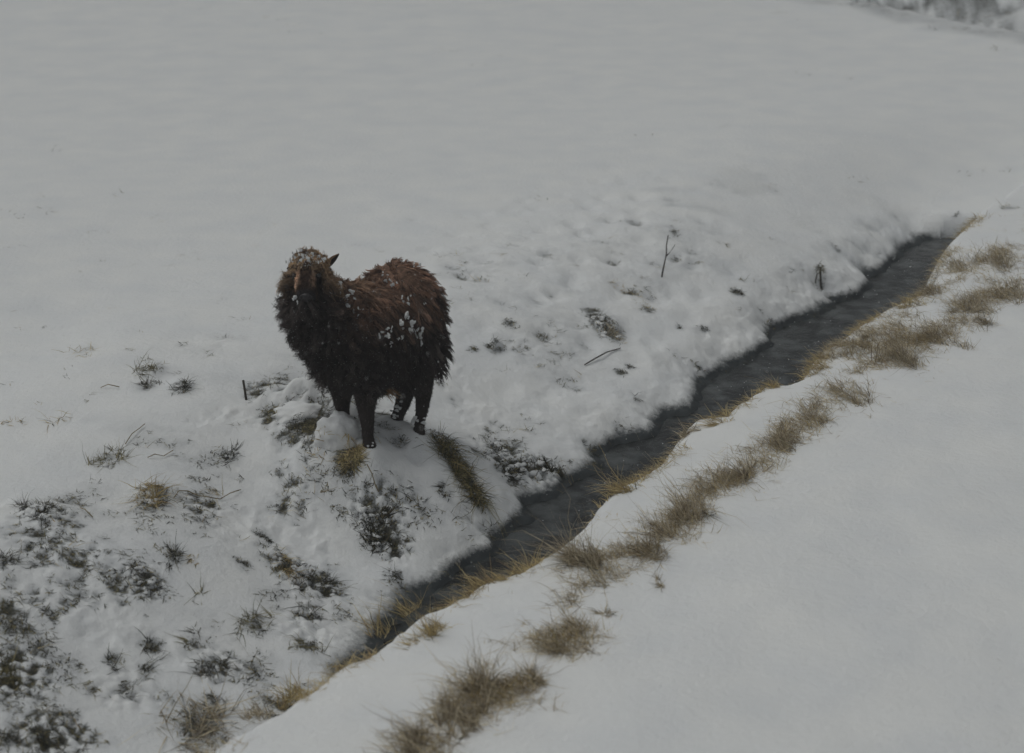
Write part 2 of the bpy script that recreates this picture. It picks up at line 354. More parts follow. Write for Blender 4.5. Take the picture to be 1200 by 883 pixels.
# ------------------------------------------------------------------ ground sheet
def axis(lo, hi, step, outlo, outhi, g=1.12):
    c = list(np.arange(lo, hi, step)); s = step; a = lo; left = []
    while a > outlo: s *= g; a -= s; left.append(a)
    s = step; b = c[-1]; right = []
    while b < outhi: s *= g; b += s; right.append(b)
    return np.array(left[::-1] + c + right)
gx = axis(-2.75, 3.55, 0.0088, -400, 400, 1.05); gy = axis(3.9, 9.6, 0.0115, -60, 600, 1.025)
X, Y = np.meshgrid(gx, gy)
Hh, dE, dL, fade, W_, bank, patch, dg, gf = ground(X, Y, True)
far_r = np.hypot(X, Y - 8)
Hh = Hh + sstep(35, 300, far_r) * 5.0 * (0.4 + 0.6 * fbm(X, Y, 0.01, 3, 300))
soil_and_shade = np.zeros_like(Hh)
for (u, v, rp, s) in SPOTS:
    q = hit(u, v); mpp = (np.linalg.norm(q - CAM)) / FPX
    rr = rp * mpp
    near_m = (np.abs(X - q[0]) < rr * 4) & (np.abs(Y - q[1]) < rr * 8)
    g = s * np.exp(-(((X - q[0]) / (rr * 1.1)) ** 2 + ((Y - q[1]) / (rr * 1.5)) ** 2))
    soil_and_shade = np.where(near_m, np.maximum(soil_and_shade, g), soil_and_shade)
soil_and_shade *= 0.68 * (1 + .9 * fbm(X, Y, 14, 4, 210, .6))
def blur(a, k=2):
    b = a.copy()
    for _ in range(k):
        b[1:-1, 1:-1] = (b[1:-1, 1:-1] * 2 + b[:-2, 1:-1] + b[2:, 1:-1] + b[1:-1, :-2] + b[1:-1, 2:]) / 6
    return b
soil_and_shade *= 1 - .22 * sstep(.5, 1.6, -X) * (Y < 6)
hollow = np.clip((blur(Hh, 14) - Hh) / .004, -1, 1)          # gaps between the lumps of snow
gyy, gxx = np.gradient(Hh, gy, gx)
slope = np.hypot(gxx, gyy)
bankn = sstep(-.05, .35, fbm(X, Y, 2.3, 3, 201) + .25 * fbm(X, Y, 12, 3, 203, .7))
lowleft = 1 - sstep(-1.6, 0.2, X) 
soil_and_shade += bank * (0.09 + 0.29 * bankn * (0.5 + 0.5 * patch)) * (0.55 + 0.6 * lowleft)
soil_and_shade += bank * (0.05 + .4 * bankn * (.3 + .7 * lowleft)) * .6 * hollow
soil_and_shade *= 1 + .5 * hollow * (soil_and_shade > .15)
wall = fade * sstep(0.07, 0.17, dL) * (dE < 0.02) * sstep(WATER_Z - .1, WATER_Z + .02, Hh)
soil_and_shade *= np.where(dE < .3, fade, 1)
soil_and_shade = np.maximum(soil_and_shade, wall * 0.8)
soil_and_shade = np.maximum(soil_and_shade, sstep(0.15, 0.7, dg) * gf * (0.40 + 0.95 * fbm(X, Y, 4.5, 4, 205, .75)) * (dg < 12))
gl = np.exp(-((dg + 0.25) / 0.30) ** 2) * gf; soil_and_shade = np.maximum(soil_and_shade, gl * (0.30 + 0.35 * fbm(X, Y, 2.5, 3, 206)))
wet = (1 - sstep(0.0, 0.07, Hh - WATER_Z - 0.003)) * 1.05
wet = wet * fade ** 3
V = np.stack([X, Y, Hh], -1).reshape(-1, 3)
ny, nx = X.shape; idx = np.arange(ny * nx).reshape(ny, nx)
F = np.stack([idx[:-1, :-1], idx[:-1, 1:], idx[1:, 1:], idx[1:, :-1]], -1).reshape(-1, 4)
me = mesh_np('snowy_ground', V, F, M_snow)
for nm_, ar in (('soil_and_shade', soil_and_shade), ('wet', wet)):
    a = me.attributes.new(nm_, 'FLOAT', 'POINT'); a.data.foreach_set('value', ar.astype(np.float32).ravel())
ground_o = link('snowy_ground', me); ground_o['kind'] = 'structure'
print('ground quads', len(F))

# water sheet follows the ditch
def water_sheet():
    n = 60; P = []
    ts = np.linspace(0, 1, n)
    for t in ts:
        k = t * (len(E) - 3); i = int(k); f = k - i; P.append(E[i] * (1 - f) + E[min(i + 1, len(E) - 1)] * f)
    P = np.array(P); nrm = np.array([DIR[1], -DIR[0]])
    V = []; cols = 10
    for p in P:
        for j in range(cols):
            q = p - nrm * 0.35 + nrm * (1.6 * j / (cols - 1)); V.append((q[0], q[1], WATER_Z))
    F = [[i * cols + j, i * cols + j + 1, (i + 1) * cols + j + 1, (i + 1) * cols + j] for i in range(n - 1) for j in range(cols - 1)]
    V = np.array(V); keep = [f for f in F if ((V[f[0]][:2] - END) @ DIR) < 0.7]
    o = link('stream_water', mesh_np('stream_water', V, keep, M_water)); o['kind'] = 'structure'
water_sheet()

# ------------------------------------------------------------------ blades of grass
PAL = dict(straw=[(.42, .32, .15), (.52, .41, .20), (.32, .23, .12), (.58, .48, .26)],
           brown=[(.36, .30, .21), (.47, .40, .28), (.25, .205, .15), (.62, .54, .39)],
           olive=[(.14, .13, .06), (.21, .18, .085), (.095, .088, .048), (.32, .27, .14)],
           dark=[(.035, .038, .028), (.055, .055, .036), (.025, .026, .022), (.10, .085, .05)])
def blades(P, Dr, Ln, Wd, bend, pal, seg=4, curl=0.25):
    """P base points (n,3); Dr start directions; Ln length; bend: pull downwards; returns verts, quads, tint"""
    n = len(P); Dr = Dr / np.linalg.norm(Dr, axis=1, keepdims=True)
    side = np.cross(Dr, rng.normal(size=(n, 3))); side /= np.linalg.norm(side, axis=1, keepdims=True)
    kink = np.cross(side, Dr) * (rng.normal(size=(n, 1)) * curl)
    kt = rng.uniform(.35, .8, (n, 1))
    rows = []; g = np.array([0, 0, -1.0])
    bend = np.broadcast_to(np.asarray(bend, float).reshape(-1, 1), (n, 1))
    for k in range(seg + 1):
        t = k / seg
        p = P + Dr * (Ln[:, None] * t) + g * (bend * Ln[:, None] * t * t) + kink * (Ln[:, None] * np.maximum(t - kt, 0)) + side * (rng.normal(size=(n, 1)) * 0.03 * Ln[:, None] * t)
        w = Wd[:, None] * (1 - 0.85 * t) * .5
        rows.append(p - side * w); rows.append(p + side * w)
    V = np.stack(rows, 1)                                     # n, 2(seg+1), 3
    q = np.array([[2 * k, 2 * k + 1, 2 * k + 3, 2 * k + 2] for k in range(seg)])
    F = (q[None] + (np.arange(n) * 2 * (seg + 1))[:, None, None]).reshape(-1, 4)
    pc = np.array(pal)[rng.integers(0, len(pal), n)] * rng.uniform(.7, 1.3, (n, 1))
    T = np.repeat(pc, 2 * (seg + 1), axis=0)
    return V.reshape(-1, 3), F, T
def merge(parts):
    Vs, Fs, Ts = [], [], []; o = 0
    for V, F, T in parts: Vs.append(V); Fs.append(F + o); Ts.append(T); o += len(V)
    return np.concatenate(Vs), np.concatenate(Fs), np.concatenate(Ts)
def clamp_up(V, margin=0.002):
    """keep blades from diving under the snow"""
    h = ground(V[:, 0], V[:, 1]) + margin; V[:, 2] = np.maximum(V[:, 2], h); return V

_lumps = []
def lump_mesh(seed):
    bm = bmesh.new(); bmesh.ops.create_icosphere(bm, subdivisions=2, radius=1)
    r = random.Random(seed); ph = [Vector((r.uniform(-1, 1), r.uniform(-1, 1), r.uniform(-1, 1))).normalized() for _ in range(7)]
    for v in bm.verts:
        d = v.co.normalized(); s = 1 + sum(.16 * math.sin(4.2 * d.dot(p) + i * 1.7) for i, p in enumerate(ph)) * .8
        v.co = d * s; v.co.z *= .62
    me = bpy.data.meshes.new('snow_lump'); bm.to_mesh(me); bm.free()
    me.polygons.foreach_set('use_smooth', [True] * len(me.polygons)); me.materials.append(M_snowp); return me
LUMPS = [lump_mesh(i) for i in range(6)]

def tuft(u, v, rpx, kind, label, cat='grass tuft', group=None, n=None, length=None, lean=(0, 0), spread=1.0, bend=.35, aspect=1.0, ang=0.0, lumps=0, name='grass_tuft', width=.0032, up=1.0):
    """a clump of grass about rpx pixels in radius rooted where pixel (u,v) meets the ground"""
    q = hit(u, v); mpp = float(np.linalg.norm(q - CAM)) / FPX; rr = rpx * mpp
    t = thing(name, label, cat, (float(q[0]), float(q[1]), float(q[2])), group)
    n = n or int(18 + rpx * rpx * 0.55); length = length or (0.05 + rr * .7)
    a = rng.uniform(0, 2 * math.pi, n); r_ = rr * np.abs(rng.normal(0, .62, n))
    ns = max(2, min(9, int(1 + rpx / 3.0))); sc_ = rng.normal(0, .48, (ns, 2)) * rr; sub = rng.integers(0, ns, n); sw = rng.uniform(.10, .30, ns)
    lx = (sc_[sub, 0] + rng.normal(0, 1, n) * rr * sw[sub]) * aspect; ly = (sc_[sub, 1] + rng.normal(0, 1, n) * rr * sw[sub]) / aspect * 1.3
    sdir = rng.normal(0, .45, (ns, 2)); slen = rng.uniform(.6, 1.2, ns)
    ca, sa = math.cos(ang), math.sin(ang)
    px = q[0] + lx * ca - ly * sa; py = q[1] + lx * sa + ly * ca
    P = np.stack([px, py, ground(px, py) - 0.008], -1)
    Dr = np.stack([rng.normal(0, .42 * spread, n) + lean[0] + sdir[sub, 0], rng.normal(0, .42 * spread, n) + lean[1] + sdir[sub, 1], np.abs(rng.normal(.7 * up, .3, n)) + .05], -1)
    Ln = length * slen[sub] * (.2 + rng.gamma(2.0, .27, n).clip(0, 1.6)); Wd = np.full(n, width) * rng.uniform(.6, 1.3, n)
    pals = PAL[kind]; V, F, T = blades(P, Dr, Ln, Wd, bend * rng.uniform(.4, 1.6, n), pals)
    if kind in ('straw', 'brown'):
        m = max(6, n // 4); V2, F2, T2 = blades(P[:m], Dr[:m] * [1, 1, .5], Ln[:m] * .6, Wd[:m] * 1.2, .4, PAL['dark'] + PAL['olive']); V, F, T = merge([(V, F, T), (V2, F2, T2)])
    V = clamp_up(V)
    link('blades', mesh_np('blades', V - q, F, M_grass, True, T), t)['kind'] = 'stuff'
    for i in range(lumps):
        j = rng.integers(0, n); s = rng.uniform(.25, .6) * rr * .45
        l = link('snow_lump', LUMPS[i % 6], t, (P[j][0] - q[0], P[j][1] - q[1], P[j][2] - q[2] + .004 + s * .3)); l.scale = (s, s * rng.uniform(.7, 1.2), s * .8)
        l.rotation_euler = (0, 0, rng.uniform(0, 6))
    return t

# ---- clumps of the field and the far bank: u, v, radius px, kind, label, extra
G1 = 'grass clumps poking through the snow left of the sheep'
G2 = 'grass clumps on the far bank of the ditch'
G3 = 'grass clumps right of the sheep'
TUFTS = [
 (177,432,13,'olive','upper dark olive clump of the trio left of the sheep',G1,dict(lumps=4)),
 (170,453,10,'dark','lower left dark clump of the trio left of the sheep',G1,dict(lumps=3,aspect=1.4,ang=-.6)),
 (212,451,12,'dark','lower right dark clump of the trio left of the sheep',G1,dict(lumps=4)),
 (97,411,17,'straw','sparse straw-coloured stems on the drift left of the dark trio',G1,dict(n=34,spread=1.5,length=.07)),
 (126,537,15,'olive','small flat grey-olive tuft above the big straw tussock at left',G1,dict(lumps=4,spread=1.2)),
 (177,578,19,'straw','big tangled straw tussock with dark base on the open snow at left',G1,dict(n=210,lumps=6,spread=1.2,length=.12)),
 (50,597,21,'dark','long dark half-buried tussock near the left edge, below the thin stems',G1,dict(lumps=8,aspect=1.5,ang=-.5,length=.07)),
 (265,534,15,'dark','ragged ring of dark sprigs between the big straw tussock and the snowy mounds',G1,dict(lumps=5,n=70)),
 (253,579,11,'straw','few bent straw stems right of the big straw tussock',G1,dict(n=16,length=.10,spread=1.5)),
 (70,493,15,'straw','kinked thin straw stems in the snow near the left edge',G1,dict(n=20,length=.08,spread=1.5)),
 (8,497,10,'straw','small looping dry tuft at the very left edge beside the thin stems',G1,dict(n=20,length=.06,spread=1.4)),
 (50,384,6,'dark','tiny lone grey tuft on smooth snow at upper left',G1,dict(n=12,length=.04)),
 (155,409,6,'olive','tiny olive tuft just above the dark trio at left',G1,dict(n=14,length=.03)),
 (101,468,6,'olive','tiny forked sprig between the dark trio and the thin stems',G1,dict(n=8,length=.05)),
 (167,680,20,'dark','long grey patch of buried grass on the smooth slope at lower left',G2,dict(lumps=9,aspect=1.5,ang=-.45,length=.045,width=.0026)),
 (205,651,12,'dark','upright dark reddish clump above the long grey patch',G2,dict(lumps=2,length=.07)),
 (6,661,12,'dark','dark tuft cut by the left edge halfway down the slope',G2,dict(length=.09,lumps=2)),
 (236,700,10,'olive','star-shaped tuft of flat stems on the lower left slope',G2,dict(n=22,spread=1.6,length=.08)),
 (228,656,10,'straw','pale bent tuft right of the upright dark clump',G2,dict(n=22,spread=1.2,length=.07)),
 (180,757,11,'dark','round dark clump in the middle of the lower left slope',G2,dict(lumps=2,n=60)),
 (130,773,9,'dark','small dark clump left of the round dark clump',G2,dict(n=36)),
 (173,785,13,'dark','curving dark stems below the round dark clump',G2,dict(n=36,aspect=.7,length=.08)),
 (248,778,15,'dark','spreading dark clump near the middle of the lower left slope',G2,dict(lumps=4,spread=1.3)),
 (224,752,9,'olive','small olive clump above the spreading dark clump',G2,dict(n=30)),
 (298,731,17,'olive','wide flat tussock with long side stems on the lower slope',G2,dict(n=70,spread=1.9,length=.13,bend=.5)),
 (285,662,8,'dark','small round grey-green tuft on the slope below the snowy mounds',G2,dict(n=46,length=.035)),
 (312,630,9,'dark','dark flattened slab of turf on the slope below the snowy mounds',G2,dict(n=80,length=.035,aspect=1.5,ang=-.3)),
 (333,666,16,'straw','diagonal straw-coloured tuft on the slope beside dark holes',G2,dict(n=80,aspect=1.6,ang=-.8,length=.09,lean=(.3,-.2))),
 (358,678,12,'dark','dark clump filling a hole right of the diagonal straw tuft',G2,dict(lumps=3,n=80)),
 (382,686,15,'dark','dark sprigs with snow between them on the middle of the slope',G2,dict(lumps=5,n=80)),
 (463,677,11,'dark','dark sprig at the top of the crease above the water',G2,dict(n=34,length=.07)),
 (362,719,15,'dark','loose dark sprigs low on the slope above the near lip',G2,dict(lumps=3,n=60)),
 (356,760,16,'olive','olive and dark stems at the foot of the slope near the lip',G2,dict(n=70,length=.08,spread=1.3)),
 (446,624,22,'dark','large black-green bush buried in the snow midway between sheep and water',G2,dict(lumps=10,n=420,length=.065,width=.005)),
 (487,578,11,'dark','small dark sprigs on the slope below the fore feet of the sheep',G2,dict(lumps=2,n=34,length=.05)),
 (516,572,8,'dark','small dark clump left of the hanging green tussock',G2,dict(n=50,length=.04)),
 (600,548,20,'dark','heathery dark clumps under snow right of the hanging green tussock',G2,dict(lumps=12,n=330,length=.06,width=.005)),
 (640,552,17,'dark','heathery dark clumps overhanging the water right of the larger heathery patch',G2,dict(lumps=10,n=230,length=.055,width=.005)),
 (583,528,14,'dark','dark sprigs at the upper rim of the bank behind the hanging tussock',G2,dict(lumps=5,n=100,length=.06)),
 (150,808,9,'dark','small dark sprig near the bottom of the lower left slope',G2,dict(n=26,length=.06)),
 (108,806,9,'olive','thin flat sprig left of the bottom dark sprig',G2,dict(n=14,length=.06,spread=1.5)),
 (250,821,10,'dark','dark sprig just above the large brown bunch at the bottom',G2,dict(n=28,length=.07)),
 (236,856,30,'brown','large loose bunch of long brown blades at the bottom left',G2,dict(n=230,length=.17,spread=1.3,lean=(.1,0),bend=.6)),
 (10,795,14,'olive','brown and dark clump at the left edge near the bottom',G2,dict(n=80,length=.10,lumps=2)),
 (14,735,13,'dark','arching dark stems at the left edge under the snowy shoulder',G2,dict(n=40,length=.09,bend=.7)),
 (50,760,12,'dark','thin arching stems right of the left edge clump',G2,dict(n=24,length=.10,bend=.7)),
 (51,866,11,'dark','dark upright sprig close to the bottom edge at left',G2,dict(n=40,length=.08)),
 (8,864,11,'dark','dark clump in the bottom left corner',G2,dict(n=50,length=.08)),
 (580,404,9,'dark','compact dark clump right of the rump of the sheep',G3,dict(n=110,length=.04,lumps=1)),
 (596,379,8,'dark','small broken dark sprigs above the compact dark clump by the rump',G3,dict(n=36,aspect=1.7,ang=-.8,length=.03)),
 (554,409,5,'olive','tiny olive tuft between the rump and the compact dark clump',G3,dict(n=20,length=.03)),
 (700,371,16,'dark','left half of the largest dark clump in the open snow behind the ditch',G3,dict(lumps=6,n=170,aspect=1.4,ang=-.5,length=.045)),
 (717,388,14,'brown','brown lower right half of the largest dark clump behind the ditch',G3,dict(lumps=4,n=190,length=.05)),
 (740,347,18,'straw','straw-coloured streak of flattened grass running up from the largest dark clump',G3,dict(n=90,aspect=2.2,ang=-1.0,length=.05)),
 (728,436,8,'dark','dark leafy sprig right of the fallen stick',G3,dict(n=34,length=.04)),
 (739,429,6,'dark','small black sprig just above and right of the leafy sprig',G3,dict(n=34,length=.035,aspect=1.6,ang=-.9)),
 (746,467,6,'dark','star-shaped sprig halfway between the fallen stick and the water',G3,dict(n=14,length=.05,spread=1.5)),
 (789,272,6,'dark','small dark tuft behind the top of the upright forked twig',G3,dict(n=30,length=.04)),
 (845,287,8,'olive','short olive tuft lying right of the upright forked twig',G3,dict(n=30,aspect=2,ang=-.4,length=.04)),
 (863,343,8,'dark','black tuft between the forked twig and the broken stump',G3,dict(n=90,length=.045)),
 (871,328,6,'olive','thin curled sprig directly above the black tuft',G3,dict(n=14,length=.06)),
 (796,384,5,'dark','small dark tuft left in the pair above the stream',G3,dict(n=24,length=.035)),
 (826,386,5,'dark','small dark tuft right in the pair above the stream',G3,dict(n=24,length=.035)),
 (982,294,7,'dark','sprigs up and right of the broken stump',G3,dict(n=24,length=.04,spread=1.4)),
 (929,315,6,'dark','small sprig left of the broken stump',G3,dict(n=16,length=.04)),
 (1121,250,5,'dark','small dark tuft beyond the upper end of the stream',G3,dict(n=26,length=.045)),
 (1183,244,9,'olive','dry tuft near the right edge beyond the upper end of the stream',G3,dict(n=40,length=.06)),
]
for (u, v, r_, k, lab, g, kw) in TUFTS: tuft(u, v, r_, k, lab, group=g, **kw)

# ---- the line of brown grass on the near bank
G4 = 'brown grass tufts in a line along the near bank'
NEAR = [
 (1178,300,24,'dry pale grass tuft by the right edge, uppermost of the near bank line',.11),
 (1120,306,16,'thin pale grass tuft just right of the upper end of the stream',.08),
 (1095,334,17,'olive straw tuft on the lip at the upper end of the stream',.08),
 (1190,345,20,'dark brown arching tuft cut by the right edge',.11),
 (1140,352,23,'broad brown tuft third down from the upper right of the near bank line',.11),
 (1160,372,15,'short brown sprigs below the broad brown tuft near the right edge',.08),
 (1098,390,23,'dense brown tuft left of the short sprigs on the near bank',.10),
 (1053,416,26,'tall darkest brown tuft of the upper near bank line',.13),
 (1024,392,18,'low olive brown tuft linking the tall tuft and the bump on the lip',.08),
 (986,408,18,'straw tuft beside the small snowy bump on the lip',.08),
 (1000,460,20,'loose brown tuft below the tall darkest tuft',.10),
 (948,484,19,'olive brown tuft midway up the near bank line',.10),
 (918,508,22,'thick brown tuft directly below the widest bend of the stream',.12),
 (878,547,20,'brown tuft with snow in it left of the thick brown tuft',.10),
 (848,556,18,'brown tuft at the left of a close pair on the near bank',.09),
 (806,594,25,'darkest and densest tuft at the middle of the near bank line',.13),
 (780,618,20,'brown tuft leaning left below the densest tuft',.12),
 (756,640,18,'grey brown drooping tuft at the lower end of the middle group',.11),
 (700,656,24,'tawny spreading tuft near the lip at the middle of the near bank',.14),
 (668,652,18,'long tawny stems reaching over the lip toward the water',.15),
 (672,735,13,'thin blurred tuft left of the pale open snow in the foreground',.09),
 (655,757,13,'blurred small tuft next below in the foreground line',.09),
 (619,786,14,'blurred upright tuft between the foreground groups',.10),
 (562,800,22,'large blurred dark tuft in the foreground',.13),
 (566,828,13,'blurred short tuft under the large foreground tuft',.08),
 (530,842,22,'blurred brown tuft near the bottom edge left of the large one',.12),
 (490,872,22,'blurred tuft cut by the bottom edge',.11),
 (712,716,9,'faint row of short blades at the top of the foreground line',.05),
 (772,681,8,'small dark sprig on clean snow below the middle group',.05),
]
for (u, v, r_, lab, ln) in NEAR:
    k = 'brown'
    if u > 840: r_ *= 1.15
    tuft(u, v + r_ * .35, r_, k, lab, group=G4, n=int(40 + r_ * r_ * (.58 if r_ > 15 else .4)), length=ln * 1.25, lean=(-.45, .15), bend=.38, spread=.85, aspect=rng.uniform(.7, 1.05), ang=rng.uniform(-.3, .4), width=.0026, up=1.35)

# ---- golden grass along the lip
G5 = 'golden grass bunches along the lip of the near bank'
LIP = [
 (340,816,16,'straw','straw bunch at the lower end of the lip above the brown bunch',.10),(298,834,13,'brown','small brown bunch on the lip right of the large bottom bunch',.09),
 (457,742,17,'straw','golden bunch where the dark water first appears',.12),(506,734,16,'straw','orange-brown flattened bunch on the snow just inside the lip',.11),
 (490,716,12,'straw','upright golden stems at the near end of the water',.12),(558,682,16,'straw','golden upright stems on the lip by the lower water',.10),
 (590,672,10,'straw','short golden stems right of the lower upright ones',.08),(690,598,15,'straw','fine golden fringe beside the middle of the stream',.11),
 (728,570,15,'straw','golden bunch with tall loop at the middle of the lip',.13),(762,545,14,'brown','rusty brown bunch under the lip at the middle of the stream',.08),
 (800,505,14,'brown','rusty bunch in the notch of the lip right of the middle',.09),(845,486,14,'straw','low golden bunch on the point of the lip',.09),
 (905,448,14,'straw','golden stems on the rounded shoulder of snow',.08),(950,430,15,'straw','pale golden bunch on the steep part of the lip',.09),
 (975,396,16,'straw','pale golden bunch left of the snowy bump',.08),(1060,352,15,'straw','olive fringe on the lip near the upper end',.07),
 (630,652,10,'straw','few golden stems at the lip below the bend',.10),
]
for (u, v, r_, k, lab, ln) in LIP:
    tuft(u + 2, v + 8, r_, k, lab, group=G5, n=int(40 + r_ * r_ * .55), length=ln * 1.25, lean=(-.55, .45), bend=.35, spread=.9, aspect=1.8, ang=.65, width=.0028)

# ------------------------------------------------------------------ the snow-capped mounds and the hanging tussock
def mound(u, v, cap_r, label, kind, gr):
    q = hit(u, v); t = thing('snowy_tussock', label, 'tussock', tuple(q))
    bm = bmesh.new(); bmesh.ops.create_icosphere(bm, subdivisions=4, radius=1)
    for w in bm.verts:
        d = w.co.copy()
        n = 1 + .22 * perlin(np.array(d.x * 1.6 + u), np.array(d.y * 1.6 + d.z * 1.3), 7) + .10 * perlin(np.array(d.x * 6), np.array(d.y * 6 + d.z * 4), 8)
        w.co = Vector((d.x * cap_r[0] * n, d.y * cap_r[1] * n, d.z * cap_r[2] * n))
    me = bpy.data.meshes.new('snow_cap'); bm.to_mesh(me); bm.free(); me.polygons.foreach_set('use_smooth', [True] * len(me.polygons)); me.materials.append(M_snowp)
    o = link('snow_cap', me, t, (0, 0.03, cap_r[2] * (-.3 if kind == 'dark' else .05)))
    parts = []
    for (du, dv, r_, kk, n, ln, lean) in gr:
        p = hit(u + du, v + dv); m = float(np.linalg.norm(p - CAM)) / FPX * r_
        a = rng.uniform(0, 6.28, n); s = m * np.sqrt(rng.uniform(0, 1, n))
        x = p[0] + s * np.cos(a); y = p[1] + s * np.sin(a) * 1.2
        # root the blades on whichever is higher: cap or ground
        ex = (x - q[0]) / cap_r[0]; ey = (y - q[1] - .02) / cap_r[1]; rr = ex * ex + ey * ey
        zc = q[2] + cap_r[2] * (-.3 if kind == 'dark' else .05) + cap_r[2] * np.sqrt(np.clip(1 - rr, 0, 1)); z = np.where(rr < 1, np.maximum(ground(x, y), zc), ground(x, y)) - .008
        P = np.stack([x, y, z], -1)
        Dr = np.stack([rng.normal(lean[0], .6, n), rng.normal(lean[1], .5, n), rng.normal(lean[2], .35, n)], -1)
        parts.append(blades(P, Dr, ln * rng.uniform(.4, 1.2, n), .0034 * rng.uniform(.6, 1.3, n), .3, PAL[kk]))
    V, F, T = merge(parts); V = clamp_up(V)
    link('blades', mesh_np('blades', V - q, F, M_grass, True, T), t)['kind'] = 'stuff'
    return t
mound(350, 487, (.115, .09, .055), 'low snow-covered mound with dark grass on its side, left of the sheep fore legs', 'dark',
      [(2, 12, 16, 'dark', 260, .035, (0, -.5, .2)), (18, 8, 12, 'dark', 200, .04, (.2, -.5, .2)), (-30, -2, 10, 'olive', 60, .035, (0, -.3, .3)), (12, 14, 10, 'olive', 80, .05, (0, -.4, .3))])
mound(396, 517, (.095, .080, .105), 'round snow-capped tussock with straw grass right in front of the fore legs', 'straw',
      [(16, 20, 11, 'olive', 300, .045, (.1, -.5, 0)), (14, 18, 11, 'straw', 150, .07, (.2, -.5, 0)), (24, 12, 7, 'straw', 60, .05, (.5, -.3, .3)), (-20, 14, 9, 'straw', 26, .06, (0, -.2, .5)), (14, 32, 8, 'dark', 120, .035, (0, -.5, 0))])
def hanging():
    q = hit(520, 522); t = thing('hanging_tussock', 'long green-brown grass tussock hanging down the bank below the hind feet', 'tussock', tuple(q))
    parts = []
    for k in range(9):
        f = k / 8; u = 516 + 46 * f + 3 * math.sin(k * 2); v = 518 + 72 * f; p = hit(u, v); n = int(190 - 70 * f)
        m = (13 - 4 * f + 2 * math.sin(k * 3.1)) * float(np.linalg.norm(p - CAM)) / FPX
        a = rng.uniform(0, 6.28, n); s = m * np.sqrt(rng.uniform(0, 1, n)); x = p[0] + s * np.cos(a); y = p[1] + s * np.sin(a)
        P = np.stack([x, y, ground(x, y) + rng.uniform(-.005, .03, n)], -1)
        Dr = np.stack([rng.normal(.15, .75, n), rng.normal(-.4, .7, n), rng.normal(.25, .45, n)], -1)
        parts.append(blades(P, Dr, (.05 + .03 * math.sin(k * 2.1) ** 2) * rng.gamma(2.5, .4, n), .0032 * rng.uniform(.6, 1.3, n), .4, PAL['olive'] + PAL['olive'] + PAL['straw'][:1] + PAL['dark'][:2]))
    V, F, T = merge(parts); V = clamp_up(V); link('blades', mesh_np('blades', V - q, F, M_grass, True, T), t)['kind'] = 'stuff'
hanging()

# ------------------------------------------------------------------ stuff: countless small stems
def scatter(name, pts, kind_pals, ln, up, lean, bend, width=.0028):
    n = len(pts); P = np.stack([pts[:, 0], pts[:, 1], ground(pts[:, 0], pts[:, 1]) - .006], -1)
    Dr = np.stack([rng.normal(lean[0], .8, n), rng.normal(lean[1], .8, n), np.abs(rng.normal(up, .3, n)) + .1], -1)
    V, F, T = blades(P, Dr, ln * rng.uniform(.3, 1.3, n), width * rng.uniform(.6, 1.3, n), bend, kind_pals); V = clamp_up(V)
    o = link(name, mesh_np(name, V, F, M_grass, True, T)); o['kind'] = 'stuff'; return o
def cand(n, x0, x1, y0, y1): return np.stack([rng.uniform(x0, x1, n), rng.uniform(y0, y1, n)], -1)
def clustered(c, k, r):
    return (c[:, None, :] + rng.normal(0, r, (len(c), k, 2))).reshape(-1, 2)
p = cand(60000, -2.6, 3.2, 3.8, 10)
h, dE_, dL_, fd_, Wp, bk_, pt_, dg_, gf_ = ground(p[:, 0], p[:, 1], True)
bn = sstep(-.05, .35, fbm(p[:, 0], p[:, 1], 2.3, 3, 201))
dens = bk_ * (.04 + .96 * bn * (.3 + .7 * pt_)) * (.30 + .7 * (1 - sstep(-1.4, .6, p[:, 0])))
sel = p[rng.uniform(0, 1, len(p)) < dens * .085]
for nm_, line, cnt, sg in (('near_bank_line_grass', [(1190,330),(1140,350),(1098,385),(1053,412),(1000,440),(948,484),(918,508),(878,545),(848,558),(806,594),(780,618),(745,645),(700,662),(672,735),(655,757),(619,786),(590,800),(562,815),(530,845),(490,875)], 2500, .055),
                 ('upper_bank_grass', [(1195,285),(1170,295),(1130,312),(1095,335),(1060,375),(1020,392),(985,408),(1020,392),(1060,400),(1098,385),(1150,350),(1195,320)], 1500, .075)):
    lw = np.array([hit(u, v + 6)[:2] for u, v in line]); k = rng.integers(0, len(lw) - 1, cnt); f = rng.uniform(0, 1, (cnt, 1)); q = lw[k] * (1 - f) + lw[k + 1] * f + rng.normal(0, sg, (cnt, 2))
    q = q[fbm(q[:, 0], q[:, 1], 5, 3, 440) > -.14]
    scatter(nm_, clustered(q, 6, .014), PAL['brown'] * 2 + PAL['straw'], .085, .9, (-.45, .15), .4, .0023)
wgt = np.clip(soil_and_shade - .18, 0, .8).ravel() * np.repeat(np.gradient(gy), nx) * np.tile(np.gradient(gx), ny)
wgt[(Y.ravel() > 10) | (np.abs(X.ravel()) > 3.2) | (dL.ravel() > -.4) & (dE.ravel() < .02) | (dL.ravel() < .1)] = 0
ix_ = rng.choice(len(wgt), 5200, p=wgt / wgt.sum()); q = np.stack([X.ravel()[ix_], Y.ravel()[ix_]], -1) + rng.normal(0, .005, (5200, 2))
scatter('plants_under_snow', clustered(q, 4, .007), PAL['dark'] * 2 + PAL['olive'], .026, .5, (0, -.25), .35, .0036)
scatter('bank_stubble', clustered(sel, 9, .016), PAL['dark'] + PAL['olive'], .045, .5, (0, -.2), .3)
sel = p[rng.uniform(0, 1, len(p)) < dens * .034]
scatter('bank_dry_stems', clustered(sel, 3, .012), PAL['olive'][2:] + PAL['brown'] + PAL['straw'] * 2, .08, .45, (0, 0), .5)
